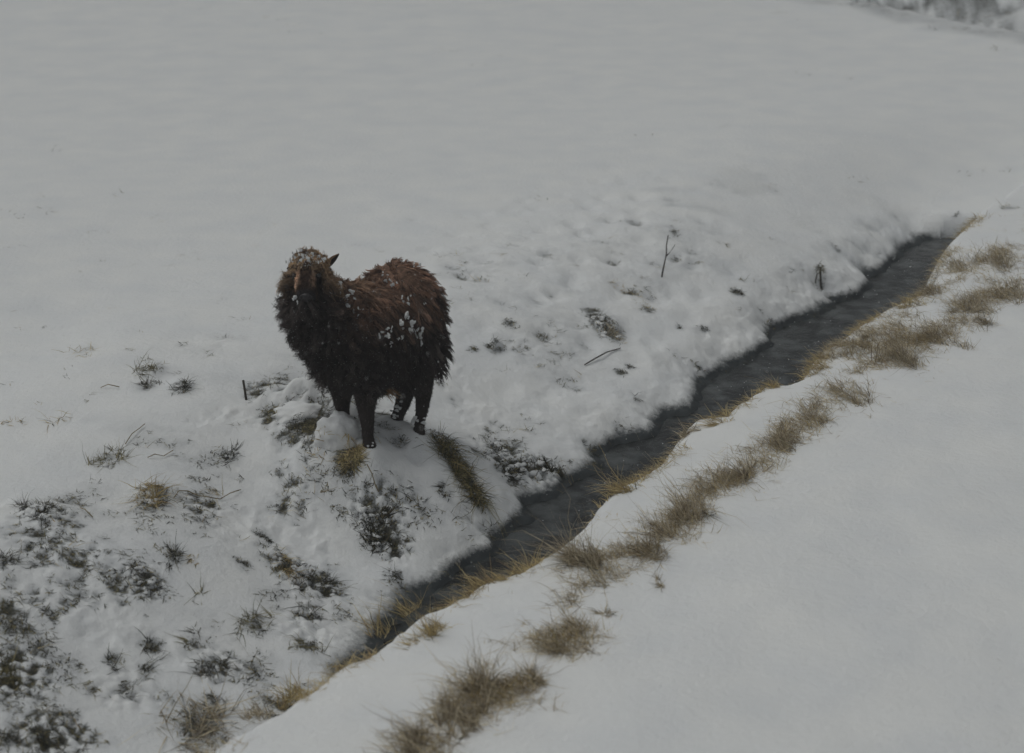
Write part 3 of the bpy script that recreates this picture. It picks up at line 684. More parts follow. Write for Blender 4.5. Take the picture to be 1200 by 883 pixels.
edge = p[(dE_ > 0.0) & (dE_ < .07) & (fd_ > .3) & (h > WATER_Z)]; edge = edge[rng.uniform(0, 1, len(edge)) < .55]
scatter('water_edge_sprigs', clustered(edge, 5, .012), PAL['dark'], .035, .3, (.2, -.4), .4)
q = p[(dL_ < .05) & (dL_ > -.05) & (fd_ > .2)]; q = q[(fbm(q[:, 0], q[:, 1], 3, 2, 400) > np.where(q[:, 0] < -.35, .15, .08))]
scatter('lip_golden_grass', clustered(q, 6, .018), PAL['straw'] * 2 + PAL['brown'][:2], .075, .6, (-.5, .5), .4, .0026)
q = p[(dL_ < .16) & (dL_ > .03) & (fd_ > .2)]; q = q[(rng.uniform(0, 1, len(q)) < np.where(q[:, 0] < -.35, .08, .55) * (fbm(q[:, 0], q[:, 1], 4, 2, 401) > -.1))]
scatter('roots_under_lip', clustered(q, 6, .02), PAL['brown'] + PAL['straw'][:1] + PAL['dark'], .07, .4, (-.5, .5), .6, .0026)
q = p[(dL_ < -.02) & (dL_ > -.55) & (fd_ > -1)]; q = q[(rng.uniform(0, 1, len(q)) < .028) & (fbm(q[:, 0], q[:, 1], 2, 2, 402) > -.05)]
scatter('near_bank_stems', clustered(q, 4, .02), PAL['straw'] + PAL['brown'], .055, .3, (-.3, .3), .4, .0024)
# stubble on the open field
fld = p[(dE_ > Wp) & (bk_ < .02)]; fld = fld[rng.uniform(0, 1, len(fld)) < .0035 * (1 + 2.5 * (fld[:, 0] < -1.0) * (fld[:, 1] < 7.5))]
scatter('field_stubble', clustered(fld, 4, .016), PAL['olive'] + PAL['straw'][:2] + PAL['dark'][:2], .035, .4, (0, 0), .3)
# specks far out and plants of the far gully
f1 = np.concatenate([np.array([hit(u, v)[:2] for (u, v) in ((525, 59), (536, 61), (590, 65), (553, 76), (240, 10), (330, 22), (295, 35), (325, 36), (345, 39), (378, 42), (248, 62), (122, 28),
      (60, 176), (47, 232), (52, 245), (60, 250), (132, 228), (114, 272), (850, 148), (757, 158), (635, 233), (905, 220), (1008, 212), (28, 290), (345, 30), (310, 20), (1130, 203), (1160, 200), (1176, 199), (20, 255), (10, 247), (940, 87), (1000, 91))])])
scatter('far_specks', clustered(f1, 5, .04), PAL['dark'] + PAL['olive'], .05, .25, (0, 0), .2, .005)
p2 = cand(26000, 1.5, 9, 12.5, 22); r2 = ground(p2[:, 0], p2[:, 1], True); dg2 = r2[7]; gf2 = r2[8]
dn = gf2 * (np.exp(-((dg2 + .3) / .5) ** 2) * .5 + sstep(0, .6, dg2) * .8) * sstep(-.05, .4, fbm(p2[:, 0], p2[:, 1], 1.2, 3, 410))
p2 = p2[rng.uniform(0, 1, len(p2)) < dn * .10]
scatter('far_gully_grass', clustered(p2, 7, .05), PAL['dark'] + PAL['olive'] + PAL['brown'][:1], .09, .4, (0, 0), .3, .007)

# ------------------------------------------------------------------ snow-filled air
bm = bmesh.new(); bmesh.ops.create_cube(bm, size=1); hm = bpy.data.meshes.new('haze'); bm.to_mesh(hm); bm.free()
hz = link('haze', hm); zlo, zhi = float(Hh.min()) - 1.0, float(max(Hh.max(), CAM_H)) + 1.0
hz.scale = (1100, 1500, zhi - zlo); hz.location = (0, 300, (zlo + zhi) / 2); hz['kind'] = 'stuff'
m = bpy.data.materials.new('haze'); m.use_nodes = True; m.node_tree.nodes.clear()
pv = m.node_tree.nodes.new('ShaderNodeVolumePrincipled'); pv.inputs['Color'].default_value = (.95, .97, 1, 1); pv.inputs['Density'].default_value = .0075; pv.inputs['Anisotropy'].default_value = 0
om = m.node_tree.nodes.new('ShaderNodeOutputMaterial'); m.node_tree.links.new(pv.outputs[0], om.inputs['Volume']); hm.materials.append(m)

# ------------------------------------------------------------------ sticks
def stick_mesh(pts, rad, name):
    pts = [Vector(p) for p in pts]; n = 7; V = []; F = []
    for i, p in enumerate(pts):
        d = (pts[min(i + 1, len(pts) - 1)] - pts[max(i - 1, 0)]).normalized(); a = d.orthogonal().normalized(); b = d.cross(a)
        r = rad[i] if hasattr(rad, '__len__') else rad
        for k in range(n):
            t = 2 * math.pi * k / n; V.append(p + (a * math.cos(t) + b * math.sin(t)) * r * (1 + .15 * math.sin(5 * t + i)))
    for i in range(len(pts) - 1):
        for k in range(n): F.append((i * n + k, i * n + (k + 1) % n, (i + 1) * n + (k + 1) % n, (i + 1) * n + k))
    V = [tuple(v) for v in V]; me = bpy.data.meshes.new(name)
    F.append(tuple(range(n - 1, -1, -1))); F.append(tuple(range(len(V) - n, len(V)))); me.from_pydata(V, [], F)
    me.materials.append(M_wood); me.polygons.foreach_set('use_smooth', [True] * len(me.polygons)); return me
def px_pts(lst, base_uv):
    """pixel offsets drawn out in the upright plane through a base point"""
    b = hit(*base_uv); r0 = ray(*base_uv); d = float((b - CAM) @ FWD); out = []
    for (u, v, dd) in lst: out.append(tuple(at_depth(u, v, d + dd) - b))
    return b, out
b, pts = px_pts([(289, 472, 0), (288.5, 468, 0), (287, 458, 0.01), (285, 446, .02)], (289, 469))
o = link('wooden_stake', stick_mesh(pts, [.005, .005, .0055, .006], 'wooden_stake'), None, tuple(b)); tag(o, 'short dark stake leaning in the snow left of the sheep', 'stake')
b, pts = px_pts([(775, 328, 0), (777, 316, 0), (779.5, 305, 0), (781, 298, 0), (781, 288, .01), (783, 276, .02)], (776, 325))
t = thing('forked_twig', 'thin upright forked twig standing in the snow between sheep and stream', 'twig', tuple(b))
link('stem', stick_mesh(pts, [.0045, .0045, .004, .0048, .0036, .003], 'stem'), t)
_, p2_ = px_pts([(780.5, 301, 0), (784, 297, .01), (788, 292, .02), (791, 287, .03)], (776, 325)); link('side_branch', stick_mesh(p2_, [.003, .0025, .002, .0015], 'side_branch'), t)
b = hit(706, 420); A_, B_ = hit(685, 429), hit(727, 410); mid = (A_ + B_) / 2
pts = [tuple(A_ - b + [0, 0, .006]), tuple(A_ * .7 + B_ * .3 - b + [0, 0, .014]), tuple(A_ * .4 + B_ * .6 - b + [0, 0.01, .016]), tuple(B_ - b + [0, 0, .008])]
o = link('fallen_stick', stick_mesh(pts, [.003, .0042, .004, .0025], 'fallen_stick'), None, tuple(b)); tag(o, 'thin dark stick lying on the snow right of the sheep', 'stick')
b, pts = px_pts([(963, 343, 0), (962, 334, 0), (961.5, 324, 0), (961, 313, 0)], (962, 338))
t = thing('broken_stump', 'small two-legged broken plant stump with grassy top on the far bank', 'stump', tuple(b))
link('stalk', stick_mesh(pts, [.006, .006, .007, .008], 'stalk'), t)
_, pts2 = px_pts([(955, 337, 0), (956, 328, 0), (958, 320, 0)], (962, 338)); link('stalk', stick_mesh(pts2, [.004, .004, .004], 'stalk'), t)
n = 120; top = np.array(px_pts([(961, 314, 0)], (962, 338))[1][0]) + b
P = top + rng.normal(0, .014, (n, 3)); Dr = rng.normal(0, 1, (n, 3)); V, F, T = blades(P, Dr, .03 * rng.uniform(.4, 1.2, n), np.full(n, .0035), .5, PAL['olive'] + PAL['dark'])
link('grass_head', mesh_np('grass_head', V - b, F, M_grass, True, T), t)['kind'] = 'stuff'
# long bent stem and a few single blades
b = hit(250, 585)
def blade_run(uvs, lab):
    P = [hit(u, v) + np.array([0, 0, .006 + .012 * math.sin(i * 1.3) ** 2]) for i, (u, v) in enumerate(uvs)]; b = P[0]
    me = stick_mesh([tuple(p - b) for p in P], [.0019] * len(P), 'dry_stem'); me.materials.clear(); me.materials.append(M_grass)
    a = me.attributes.new('tint', 'FLOAT_COLOR', 'POINT'); c = np.ones((len(me.vertices), 4), np.float32); c[:, :3] = (.24, .19, .10); a.data.foreach_set('color', c.ravel())
    o = link('dry_stem', me, None, tuple(b)); tag(o, lab, 'stem', 'single dry stems lying on the snow')
blade_run([(204, 585), (210, 580), (220, 578), (232, 584), (245, 587), (258, 587), (270, 583), (282, 576)], 'long wavy stem right of the big straw tussock')
blade_run([(173, 538), (182, 537), (192, 537), (203, 531)], 'short bent stem above the big straw tussock')
blade_run([(147, 522), (155, 513), (163, 505), (170, 500)], 'thin slanting stem between the dark trio and the big straw tussock')
blade_run([(94, 597), (100, 602), (109, 609)], 'short dark stem lying right of the long dark tussock')
blade_run([(430, 546), (436, 560), (440, 572), (444, 580)], 'thin stem trailing down from the round snow-capped tussock')
blade_run([(118, 456), (127, 455), (140, 456)], 'single level stem on smooth snow below the dark trio')

# ------------------------------------------------------------------ the sheep
def S(u, v, d): return at_depth(u, v, D0 + d)
PX = D0 / FPX * 1.0                                           # metres per photo pixel at the sheep
root = thing('sheep', 'shaggy dark brown sheep with snowy fleece facing the camera beside the ditch', 'sheep', tuple(FEETW['fn'] + np.array([.1, .18, 0])))
ROOT = np.array(root.location)
AX = S(470, 380, .30) - S(405, 380, .02); AX[2] = 0; AX /= np.linalg.norm(AX)      # from shoulder to rump
LAT = np.array([AX[1], -AX[0], 0])                                                   # toward the near flank
def build_body():
    bm = bmesh.new()
    def ell(c, r, axes=None):
        """ellipsoid; r along (axis, lateral, up)"""
        m = Matrix(((AX[0] * r[0], LAT[0] * r[1], 0, c[0]), (AX[1] * r[0], LAT[1] * r[1], 0, c[1]), (0, 0, r[2], c[2]), (0, 0, 0, 1)))
        bmesh.ops.create_icosphere(bm, subdivisions=4, radius=1, matrix=m)
    def cap(a, b, ra, rb):
        a = np.array(a); b = np.array(b); n = max(3, int(np.linalg.norm(b - a) / .012))
        for i in range(n + 1):
            t = i / n; c = a * (1 - t) + b * t; r = ra * (1 - t) + rb * t
            bmesh.ops.create_icosphere(bm, subdivisions=2, radius=r, matrix=Matrix.Translation(c))
    def chain(pts):
        for (a, ra), (b, rb) in zip(pts[:-1], pts[1:]): cap(a, b, ra, rb)
    # trunk
    ell(S(409, 390, .10), (.15, .150, .195))
    ell(S(440, 386, .18), (.21, .165, .205))
    ell(S(471, 372, .28), (.17, .165, .230))
    ell(S(462, 343, .27), (.15, .115, .125))
    ell(S(487, 402, .28), (.11, .125, .16))
    ell(S(398, 402, .03), (.11, .12, .15))
    ell(S(422, 352, .11), (.12, .10, .080)); ell(S(402, 352, .02), (.09, .09, .075))
    # neck with its heavy bib
    chain([(S(392, 385, .04), .130), (S(374, 372, -.03), .122), (S(364, 352, -.06), .105), (S(363, 330, -.07), .082)])
    chain([(S(396, 405, .02), .105), (S(374, 382, -.03), .100), (S(360, 362, -.07), .085)])
    # head: skull, face, muzzle, jaw
    chain([(S(363, 312, -.07), .060), (S(362, 320, -.11), .055), (S(360, 335, -.17), .043), (S(359, 346, -.205), .034), (S(358.5, 350, -.215), .030)])
    chain([(S(362, 335, -.09), .055), (S(360, 352, -.15), .036), (S(359, 358, -.185), .024)])
    cap(S(346, 325, -.10), S(349, 327, -.115), .014, .014); cap(S(376, 325, -.10), S(373, 327, -.115), .014, .014)      # brows
    # legs: thigh/forearm, knee or hock, shank, fetlock, pastern
    f = FEETW
    def up(p, u, v, dd): return at_depth(u, v, dd)
    chain([(S(425, 430, .04), .070), (S(429, 458, .02), .056), (S(429, 480, .005), .036), (S(430.5, 494, 0), .031), (S(431, 510, .004), .0235), (S(432, 519, 0), .027), (f['fn'] + [0, 0, .012], .031)])
    chain([(S(398, 430, .10), .065), (S(399, 455, .11), .048), (S(401, 473, .105), .034), (S(402, 484, .105), .029), (S(402.5, 495, .11), .023), (f['ff'] + [0, 0, .012], .027)])
    chain([(S(488, 420, .26), .090), (S(494, 450, .25), .052), (S(496, 465, .275), .035), (S(494.5, 478, .265), .029), (S(492, 494, .235), .022), (S(491, 502, .23), .025), (f['hn'] + [0, 0, .012], .029)])
    chain([(S(470, 425, .32), .085), (S(475, 450, .33), .056), (S(475, 462, .36), .038), (S(471, 475, .35), .033), (S(467, 485, .33), .027), (f['hf'] + [0, 0, .012], .030)])
    me = bpy.data.meshes.new('raw'); bm.to_mesh(me); bm.free()
    o = bpy.data.objects.new('raw', me); C.objects.link(o)
    r = o.modifiers.new('r', 'REMESH'); r.mode = 'VOXEL'; r.voxel_size = .0075
    s = o.modifiers.new('s', 'SMOOTH'); s.factor = .5; s.iterations = 5
    dg_ = bpy.context.evaluated_depsgraph_get(); ev = o.evaluated_get(dg_); out = bpy.data.meshes.new_from_object(ev)
    bpy.data.objects.remove(o); return out
body = build_body(); body.name = 'body'
nv = len(body.vertices); BV = np.zeros(nv * 3, np.float32); body.vertices.foreach_get('co', BV); BV = BV.reshape(-1, 3).astype(float)
rel = BV - CAM; dep = rel @ FWD; U = 600 + (rel @ RT) / dep * FPX; VV = 441.5 - (rel @ UP) / dep * FPX     # where each body point lies (used to lay out coat zones)
body.update()
BN = np.zeros(nv * 3, np.float32); body.vertices.foreach_get('normal', BN); BN = BN.reshape(-1, 3).astype(float)
Zg = ground(BV[:, 0], BV[:, 1]); HT = BV[:, 2] - FEETW['fn'][2]                 # height above the ground
FACEC = S(360, 338, -.18)
muz = S(359, 346, -.20); brow = S(363, 318, -.12)
axf = (muz - brow) / np.linalg.norm(muz - brow)
def face_w(P):
    t = (P - brow) @ axf; r = np.linalg.norm((P - brow) - t[:, None] * axf, axis=1)
    front = (P - S(363, 330, -.11)) @ FWD < 0.0
    return (t > .004) & (t < .16) & (r < .050 + .2 * np.clip(t - .07, 0, .1)) & front
isface = face_w(BV)
a = body.attributes.new('tint', 'FLOAT_COLOR', 'POINT'); 
body.transform(Matrix.Translation(-Vector(ROOT))); body.polygons.foreach_set('use_smooth', [True] * len(body.polygons)); body.materials.clear(); body.materials.append(M_hide)
body_o = link('body', body, root)

# sample the skin
tri = np.array([p.vertices[:] for p in body.polygons if len(p.vertices) == 4]); v0, v1, v2, v3 = (BV[tri[:, i]] for i in range(4))
area = np.linalg.norm(np.cross(v2 - v0, v3 - v1), axis=1) / 2
def sample(n, w):
    pr = area * w; pr /= pr.sum(); k = rng.choice(len(tri), n, p=pr); a = rng.uniform(0, 1, (n, 1)); b = rng.uniform(0, 1, (n, 1))
    P = (v0[k] * (1 - a) + v1[k] * a) * (1 - b) + (v3[k] * (1 - a) + v2[k] * a) * b
    N = BN[tri[k]].mean(1); N /= np.linalg.norm(N, axis=1, keepdims=True); return P, N, k
fc = BV[tri].mean(1); fh = fc[:, 2] - FEETW['fn'][2]; fface = face_w(fc)
# leg zone: low and outside the trunk
FU = 600 + ((fc - CAM) @ RT) / ((fc - CAM) @ FWD) * FPX; FV = 441.5 - ((fc - CAM) @ UP) / ((fc - CAM) @ FWD) * FPX
fleg = fh < 0.215 + 0.0 * FU
w_wool = np.where(fface | fleg, 0, 1.0) * (1 + 1.6 * sstep(.55, .66, fh)) * (1 + 1.0 * (np.linalg.norm(fc - S(364, 318, -.07), axis=1) < .11))
def strands(P, N, Ln, flow, out, grav, rad, curl, cyc, base_col, tip_col, seg=5, sides=3, clump=None):
    n = len(P); g = np.array([0, 0, -1.0]); ph = rng.uniform(0, 6.28, (n, 1)); rows = []; pull = 0
    if clump is not None:
        from mathutils.kdtree import KDTree
        ci = rng.choice(n, clump, replace=False); kd = KDTree(clump)
        for a_, i_ in enumerate(ci): kd.insert(P[i_], a_)
        kd.balance(); near_ = np.array([kd.find(p_)[1] for p_ in P]); c_ = ci[near_]
        pull = P[c_] - P; N = N * .25 + N[c_] * .75; flow = flow * .2 + flow[c_] * .8; out = out * .2 + out[c_] * .8; Ln = Ln * .35 + Ln[c_] * .65; grav = grav[c_]; cyc = cyc[c_]; curl = curl * .3 + curl[c_] * .7
        ph = ph[c_] + rng.normal(0, .9, (n, 1)); base_col = base_col * .35 + base_col[c_] * .65 * rng.uniform(.7, 1.3, (n, 1)); tip_col = tip_col * .35 + tip_col[c_] * .65; axr = rng.normal(size=(n, 3))[c_]
    D = N * out[:, None] + flow; D /= np.linalg.norm(D, axis=1, keepdims=True)
    A = np.cross(D, rng.normal(size=(n, 3)) if clump is None else axr); A /= np.linalg.norm(A, axis=1, keepdims=True); B = np.cross(D, A)
    cols = []
    for k in range(seg + 1):
        t = k / seg
        p = P - N * .004 + pull * (.55 * t ** .8) + D * (Ln * t)[:, None] + g * (grav * Ln * t * t)[:, None] + (A * np.cos(ph + cyc[:, None] * t * 6.28) + B * np.sin(ph + cyc[:, None] * t * 6.28)) * (curl * t ** .7)[:, None]
        r = rad * (1 - .8 * t ** 2.2)
        for s in range(sides):
            an = 6.28 * s / sides; rows.append(p + (A * math.cos(an) + B * math.sin(an)) * r[:, None]); cols.append(base_col * (1 - t) + tip_col * t)
    V = np.stack(rows, 1); T = np.stack(cols, 1); m = sides * (seg + 1)
    q = np.array([[k * sides + s, k * sides + (s + 1) % sides, (k + 1) * sides + (s + 1) % sides, (k + 1) * sides + s] for k in range(seg) for s in range(sides)])
    F = (q[None] + (np.arange(n) * m)[:, None, None]).reshape(-1, 4)
    return V.reshape(-1, 3), F, T.reshape(-1, 3)
def pxof(P):
    r = P - CAM; d = r @ FWD; return 600 + (r @ RT) / d * FPX, 441.5 - (r @ UP) / d * FPX
def facecol(P, n):
    ridge = np.exp(-(((P - brow) @ LAT) / .03) ** 2)
    a_ = (P - S(358.8, 330, -.15))[:, 0] / PX; t_ = ((P - brow) @ axf)
    lon = sstep(-.03, .01, t_) * (1 - sstep(.075, .105, t_))
    sL = np.exp(-((a_ + 9.5) / 3.2) ** 2) * lon; sR = .75 * np.exp(-((a_ - 9.5) / 2.8) ** 2) * lon
    t = ((P - brow) @ axf); low = sstep(.104, .124, t)
    b = np.array([.085, .055, .043]) * np.ones((n, 3)); b = b + (np.array([.62, .43, .31]) - b) * np.clip(sL * 1.2 + sR * .8, 0, 1)[:, None]
    b = b + (np.array([.05, .045, .047]) - b) * low[:, None]
    sock = np.exp(-((np.abs(a_ + 1) - 14.5) / 2.6) ** 2) * lon; b = b * (1 - .75 * sock[:, None]); mid_ = np.exp(-((a_ - 1) / 2.5) ** 2) * (1 - sstep(.02, .05, t_)); b = b + (np.array([.30, .20, .15]) - b) * (.5 * mid_)[:, None]
    return b * rng.uniform(.35, 1.6, (n, 1)) * (1 + .9 * fbm(P[:, 0] * 1.5, P[:, 2], 55, 3, 530))[:, None]
def coat(P, n):
    s = ((P - S(395, 390, .05)) @ AX) / .45; hh = P[:, 2] - FEETW['fn'][2]
    head = np.clip(1 - np.linalg.norm(P - S(364, 316, -.07), axis=1) / .12, 0, 1)
    # bleached brown upper fleece, near-black below
    up_ = sstep(.36, .60, hh + .10 * fbm(P[:, 0] + P[:, 1], P[:, 2], 7, 3, 510)) * sstep(-.35, .15, s)
    lo = np.array([.088, .073, .068]); hi = np.array([.56, .33, .225]); tan = np.array([.62, .43, .26])
    base = lo + (hi - lo) * (up_ * rng.uniform(.15, 1.0, n))[:, None]
    strk = sstep(.1, .4, fbm(P[:, 0] * 1.3 + P[:, 1], P[:, 2] * .5, 16, 2, 520)); base = base * (.55 + .75 * strk)[:, None]
    neckt = np.clip(1 - np.linalg.norm((P - S(412, 338, .06)) * [1, 1, 1.1], axis=1) / .13, 0, 1)
    base = base + (tan - base) * (neckt * .40 * rng.uniform(0, 1, n))[:, None]
    hm = head * 1.6 * (rng.uniform(0, 1, n) < .7); base = base + (tan * .9 - base) * np.clip(hm, 0, .8)[:, None]
    side = np.clip(1 - np.linalg.norm(P - S(384, 335, -.08), axis=1) / .07, 0, 1); base = base + (tan * 1.1 - base) * (side * .8 * (rng.uniform(0, 1, n) < .35))[:, None]
    side = np.clip(1 - np.linalg.norm(P - S(340, 332, -.09), axis=1) / .06, 0, 1); base = base + (tan - base) * (side * .8 * (rng.uniform(0, 1, n) < .35))[:, None]
    rmp = np.clip(1 - np.linalg.norm(P - S(512, 445, .32), axis=1) / .09, 0, 1); base = base + (np.array([.12, .05, .035]) - base) * (rmp * .8)[:, None]
    return base
def wool(n):
    P, N, k = sample(n, w_wool)
    u, v = pxof(P)
    # zones in the sheep's own frame: s along the spine (0 chest, 1 rump), height
    s = ((P - S(395, 390, .05)) @ AX) / .45; hh = P[:, 2] - FEETW['fn'][2]
    clump = fbm(P[:, 0] * 1.0 + P[:, 2] * .7, P[:, 1] + P[:, 2] * .9, 26, 2, 500)       # tufts hang together
    head = np.clip(1 - np.linalg.norm(P - S(364, 316, -.07), axis=1) / .12, 0, 1)
    bib = (s < .12) & (hh < .60) & (head < .1)
    Ln = .050 + .018 * clump + rng.uniform(-.012, .014, n); Ln = np.where(bib, Ln * 1.05, Ln); Ln = np.where(hh < .30, Ln * 1.15, Ln); Ln = np.where(head > 0, Ln * rng.uniform(.8, 1.35, n), Ln)
    flow = AX[None] * (0.45 * np.clip(hh - .3, 0, .4) / .4)[:, None] + np.array([0, 0, -.75]) + LAT[None] * (rng.normal(0, .25, n) + .5 * clump)[:, None] + AX[None] * (.7 * fbm(P[:, 2], P[:, 0] + P[:, 1], 9, 2, 505))[:, None]
    flow = np.where(bib[:, None], flow * .5 + rng.normal(0, .3, (n, 3)), flow)
    hd = (P - S(362, 322, -.12)); hd -= (hd @ axf)[:, None] * axf; hd /= np.linalg.norm(hd, axis=1, keepdims=True)
    flow = np.where((head > .1)[:, None], hd * 1.1 + axf * .5 + rng.normal(0, .5, (n, 3)), flow)
    tb = (P - brow) @ axf; fr = (head > .3) & (tb < .02); Ln = np.where(fr, Ln * .55, Ln); fr = fr & ((P - S(363, 312, -.09)) @ FWD < 0)
    flow = np.where(fr[:, None], axf * 1.6 + rng.normal(0, .45, (n, 3)), flow)
    out = np.where(bib, 1.0, .75) + rng.uniform(-.2, .3, n)
    grav = np.where(bib, .15, .35) * rng.uniform(.2, 1.5, n)
    curl = np.where(bib | (head > 0), .0120, .0062) * rng.uniform(.4, 1.6, n); cyc = np.where(bib | (head > 0), rng.uniform(.9, 2.0, n), rng.uniform(.6, 1.6, n))
    base = coat(P, n)
    base = base * rng.uniform(.6, 1.4, (n, 1)); tip = base * 1.35
    return strands(P, N, Ln, flow, out, grav, .0019 * rng.uniform(.6, 1.3, n), curl, cyc, base, tip, clump=3400)
c = np.ones((nv, 4), np.float32); c[:, :3] = coat(BV, nv) * .7; c[isface, :3] = facecol(BV[isface], int(isface.sum())); c[HT < .215, :3] = (.035, .028, .026)
body.attributes['tint'].data.foreach_set('color', c.ravel())
V, F, T = wool(29000)
link('fleece', mesh_np('fleece', V - ROOT, F, M_wool, True, T), root)['kind'] = 'stuff'
FLEECE_V = V

# short coat on face and legs
def short(n, w, Lm, colf, name):
    P, N, k = sample(n, w); flow = np.tile(np.array([0, 0, -1.2]), (n, 1)) + rng.normal(0, .3, (n, 3))
    if name == 'face_hair': flow = np.tile(axf * 1.5, (n, 1))
    base = colf(P, n); V, F, T = strands(P, N, Lm * rng.uniform(.5, 1.3, n), flow, rng.uniform(.3, .9, n), np.zeros(n), .0014 * rng.uniform(.7, 1.3, n), np.full(n, .0022), np.ones(n), base, base * 1.2, 2)
    o = link(name, mesh_np(name, V - ROOT, F, M_wool, True, T), root); o['kind'] = 'stuff'
def legcol(P, n): return np.array([.065, .055, .052]) * rng.uniform(.5, 1.8, (n, 1))
short(9000, np.where(fleg & ~fface, 1.0, 0), .013, legcol, 'leg_hair')
short(8000, np.where(fface, 1.0, 0), .021, facecol, 'face_hair')

bvh = BVHTree.FromPolygons([tuple(v) for v in BV], [tuple(int(i) for i in t) for t in tri])
def onbody(u, v, out=.0):
    r = Vector(ray(u, v)).normalized(); loc, nrm, i, d = bvh.ray_cast(Vector(CAM), r)
    if loc is None: return None
    return np.array(loc) + np.array(nrm) * out, np.array(nrm)
def blob(name, c, r, m, parent=root, seed=0, rot=None, sub=2, lump=.12):
    bm = bmesh.new(); bmesh.ops.create_icosphere(bm, subdivisions=sub, radius=1); rn = random.Random(seed)
    ph = [Vector((rn.uniform(-1, 1), rn.uniform(-1, 1), rn.uniform(-1, 1))) for _ in range(4)]
    for v in bm.verts: v.co = v.co * (1 + sum(lump * math.sin(3.5 * v.co.dot(p) + 2 * i) for i, p in enumerate(ph)))
    bmesh.ops.scale(bm, vec=Vector(r), verts=bm.verts)
    me = bpy.data.meshes.new(name); bm.to_mesh(me); bm.free(); me.materials.append(m); me.polygons.foreach_set('use_smooth', [True] * len(me.polygons))
    o = link(name, me, parent, tuple(np.array(c) - ROOT)); 
    if rot: o.rotation_euler = rot
    return o
# eyes, nose, mouth
for (u, v) in ((347.5, 325), (371, 324.5)):
    h_ = onbody(u, v, .008)
    if h_: blob('eye', h_[0], (.012, .009, .011), M_eye, seed=3, lump=0)
def nose():
    c = S(358.5, 349, -.245); h_ = onbody(358.5, 349, .001); c = h_[0] if h_ else c
    bm = bmesh.new(); bmesh.ops.create_uvsphere(bm, u_segments=24, v_segments=16, radius=1)
    for v in bm.verts:
        x, y, z = v.co
        nostril = math.exp(-(((abs(x) - .55) / .25) ** 2 + ((z - .1 + .5 * (abs(x) - .55)) / .28) ** 2)) * (y < 0)
        cleft = math.exp(-(x / .10) ** 2) * (z < 0.1) * (y < 0)
        v.co = Vector((x * .026, (y + .65 * nostril + .25 * cleft) * .013, z * .018 * (1 - .15 * abs(x))))
    me = bpy.data.meshes.new('nose'); bm.to_mesh(me); bm.free(); me.materials.append(M_nose); me.polygons.foreach_set('use_smooth', [True] * len(me.polygons))
    o = link('nose', me, root, tuple(c - ROOT)); o.rotation_euler = (R(-20), 0, R(4))
    h2 = onbody(358.5, 357, 0)
    if h2: m_ = stick_mesh([(-.016, 0, .002), (-.008, -.004, -.001), (0, -.005, .001), (.008, -.004, -.001), (.016, 0, .002)], [.0012, .0022, .0024, .0022, .0012], 'mouth'); m_.materials.clear(); m_.materials.append(M_eye); link('mouth', m_, root, tuple(h2[0] - ROOT))
nose()
# ears
def ear(base, tip, width, name='ear', twist=0.3):
    base = Vector(base); tip = Vector(tip); ax = (tip - base); L_ = ax.length; ax.normalize(); sd_ = ax.cross(Vector(-FWD)).normalized(); nn = sd_.cross(ax)
    V = []; F = []; n = 8; m = 6
    for layer in (0, 1):
        for i in range(n + 1):
            t = i / n; w = width * math.sin(math.pi * (0.18 + .80 * t)) ** .8 * (1 - .15 * t)
            for j in range(m + 1):
                s = j / m * 2 - 1; cupd = .55 * w * (s * s)
                V.append(tuple(base + ax * (L_ * t) + sd_ * (w * s) + nn * (cupd - layer * .0035 * (1 - abs(s)) - layer * .001)))
    K = (n + 1) * (m + 1)
    for layer in (0, 1):
        for i in range(n):
            for j in range(m):
                a = layer * K + i * (m + 1) + j; f = (a, a + 1, a + m + 2, a + m + 1); F.append(f if layer == 0 else f[::-1])
    me = bpy.data.meshes.new(name); me.from_pydata([tuple(np.array(v) - ROOT) for v in V], [], F); me.materials.append(M_ear_lit); me.materials.append(M_hide)
    for i, p in enumerate(me.polygons): p.material_index = 0 if (i < n * m and (i % m) in (0, 1)) else 1; p.use_smooth = True  # pale strip along one side paints the ear's lit edge
    a = me.attributes.new('tint', 'FLOAT_COLOR', 'POINT'); c = np.ones((len(me.vertices), 4), np.float32); c[:, :3] = (.03, .024, .02); a.data.foreach_set('color', c.ravel())
    link(name, me, root)
ear(S(380, 314, -.06), S(397.5, 297.5, -.055), .0155)
ear(S(350, 314, -.07), S(336, 315, -.07), .015)
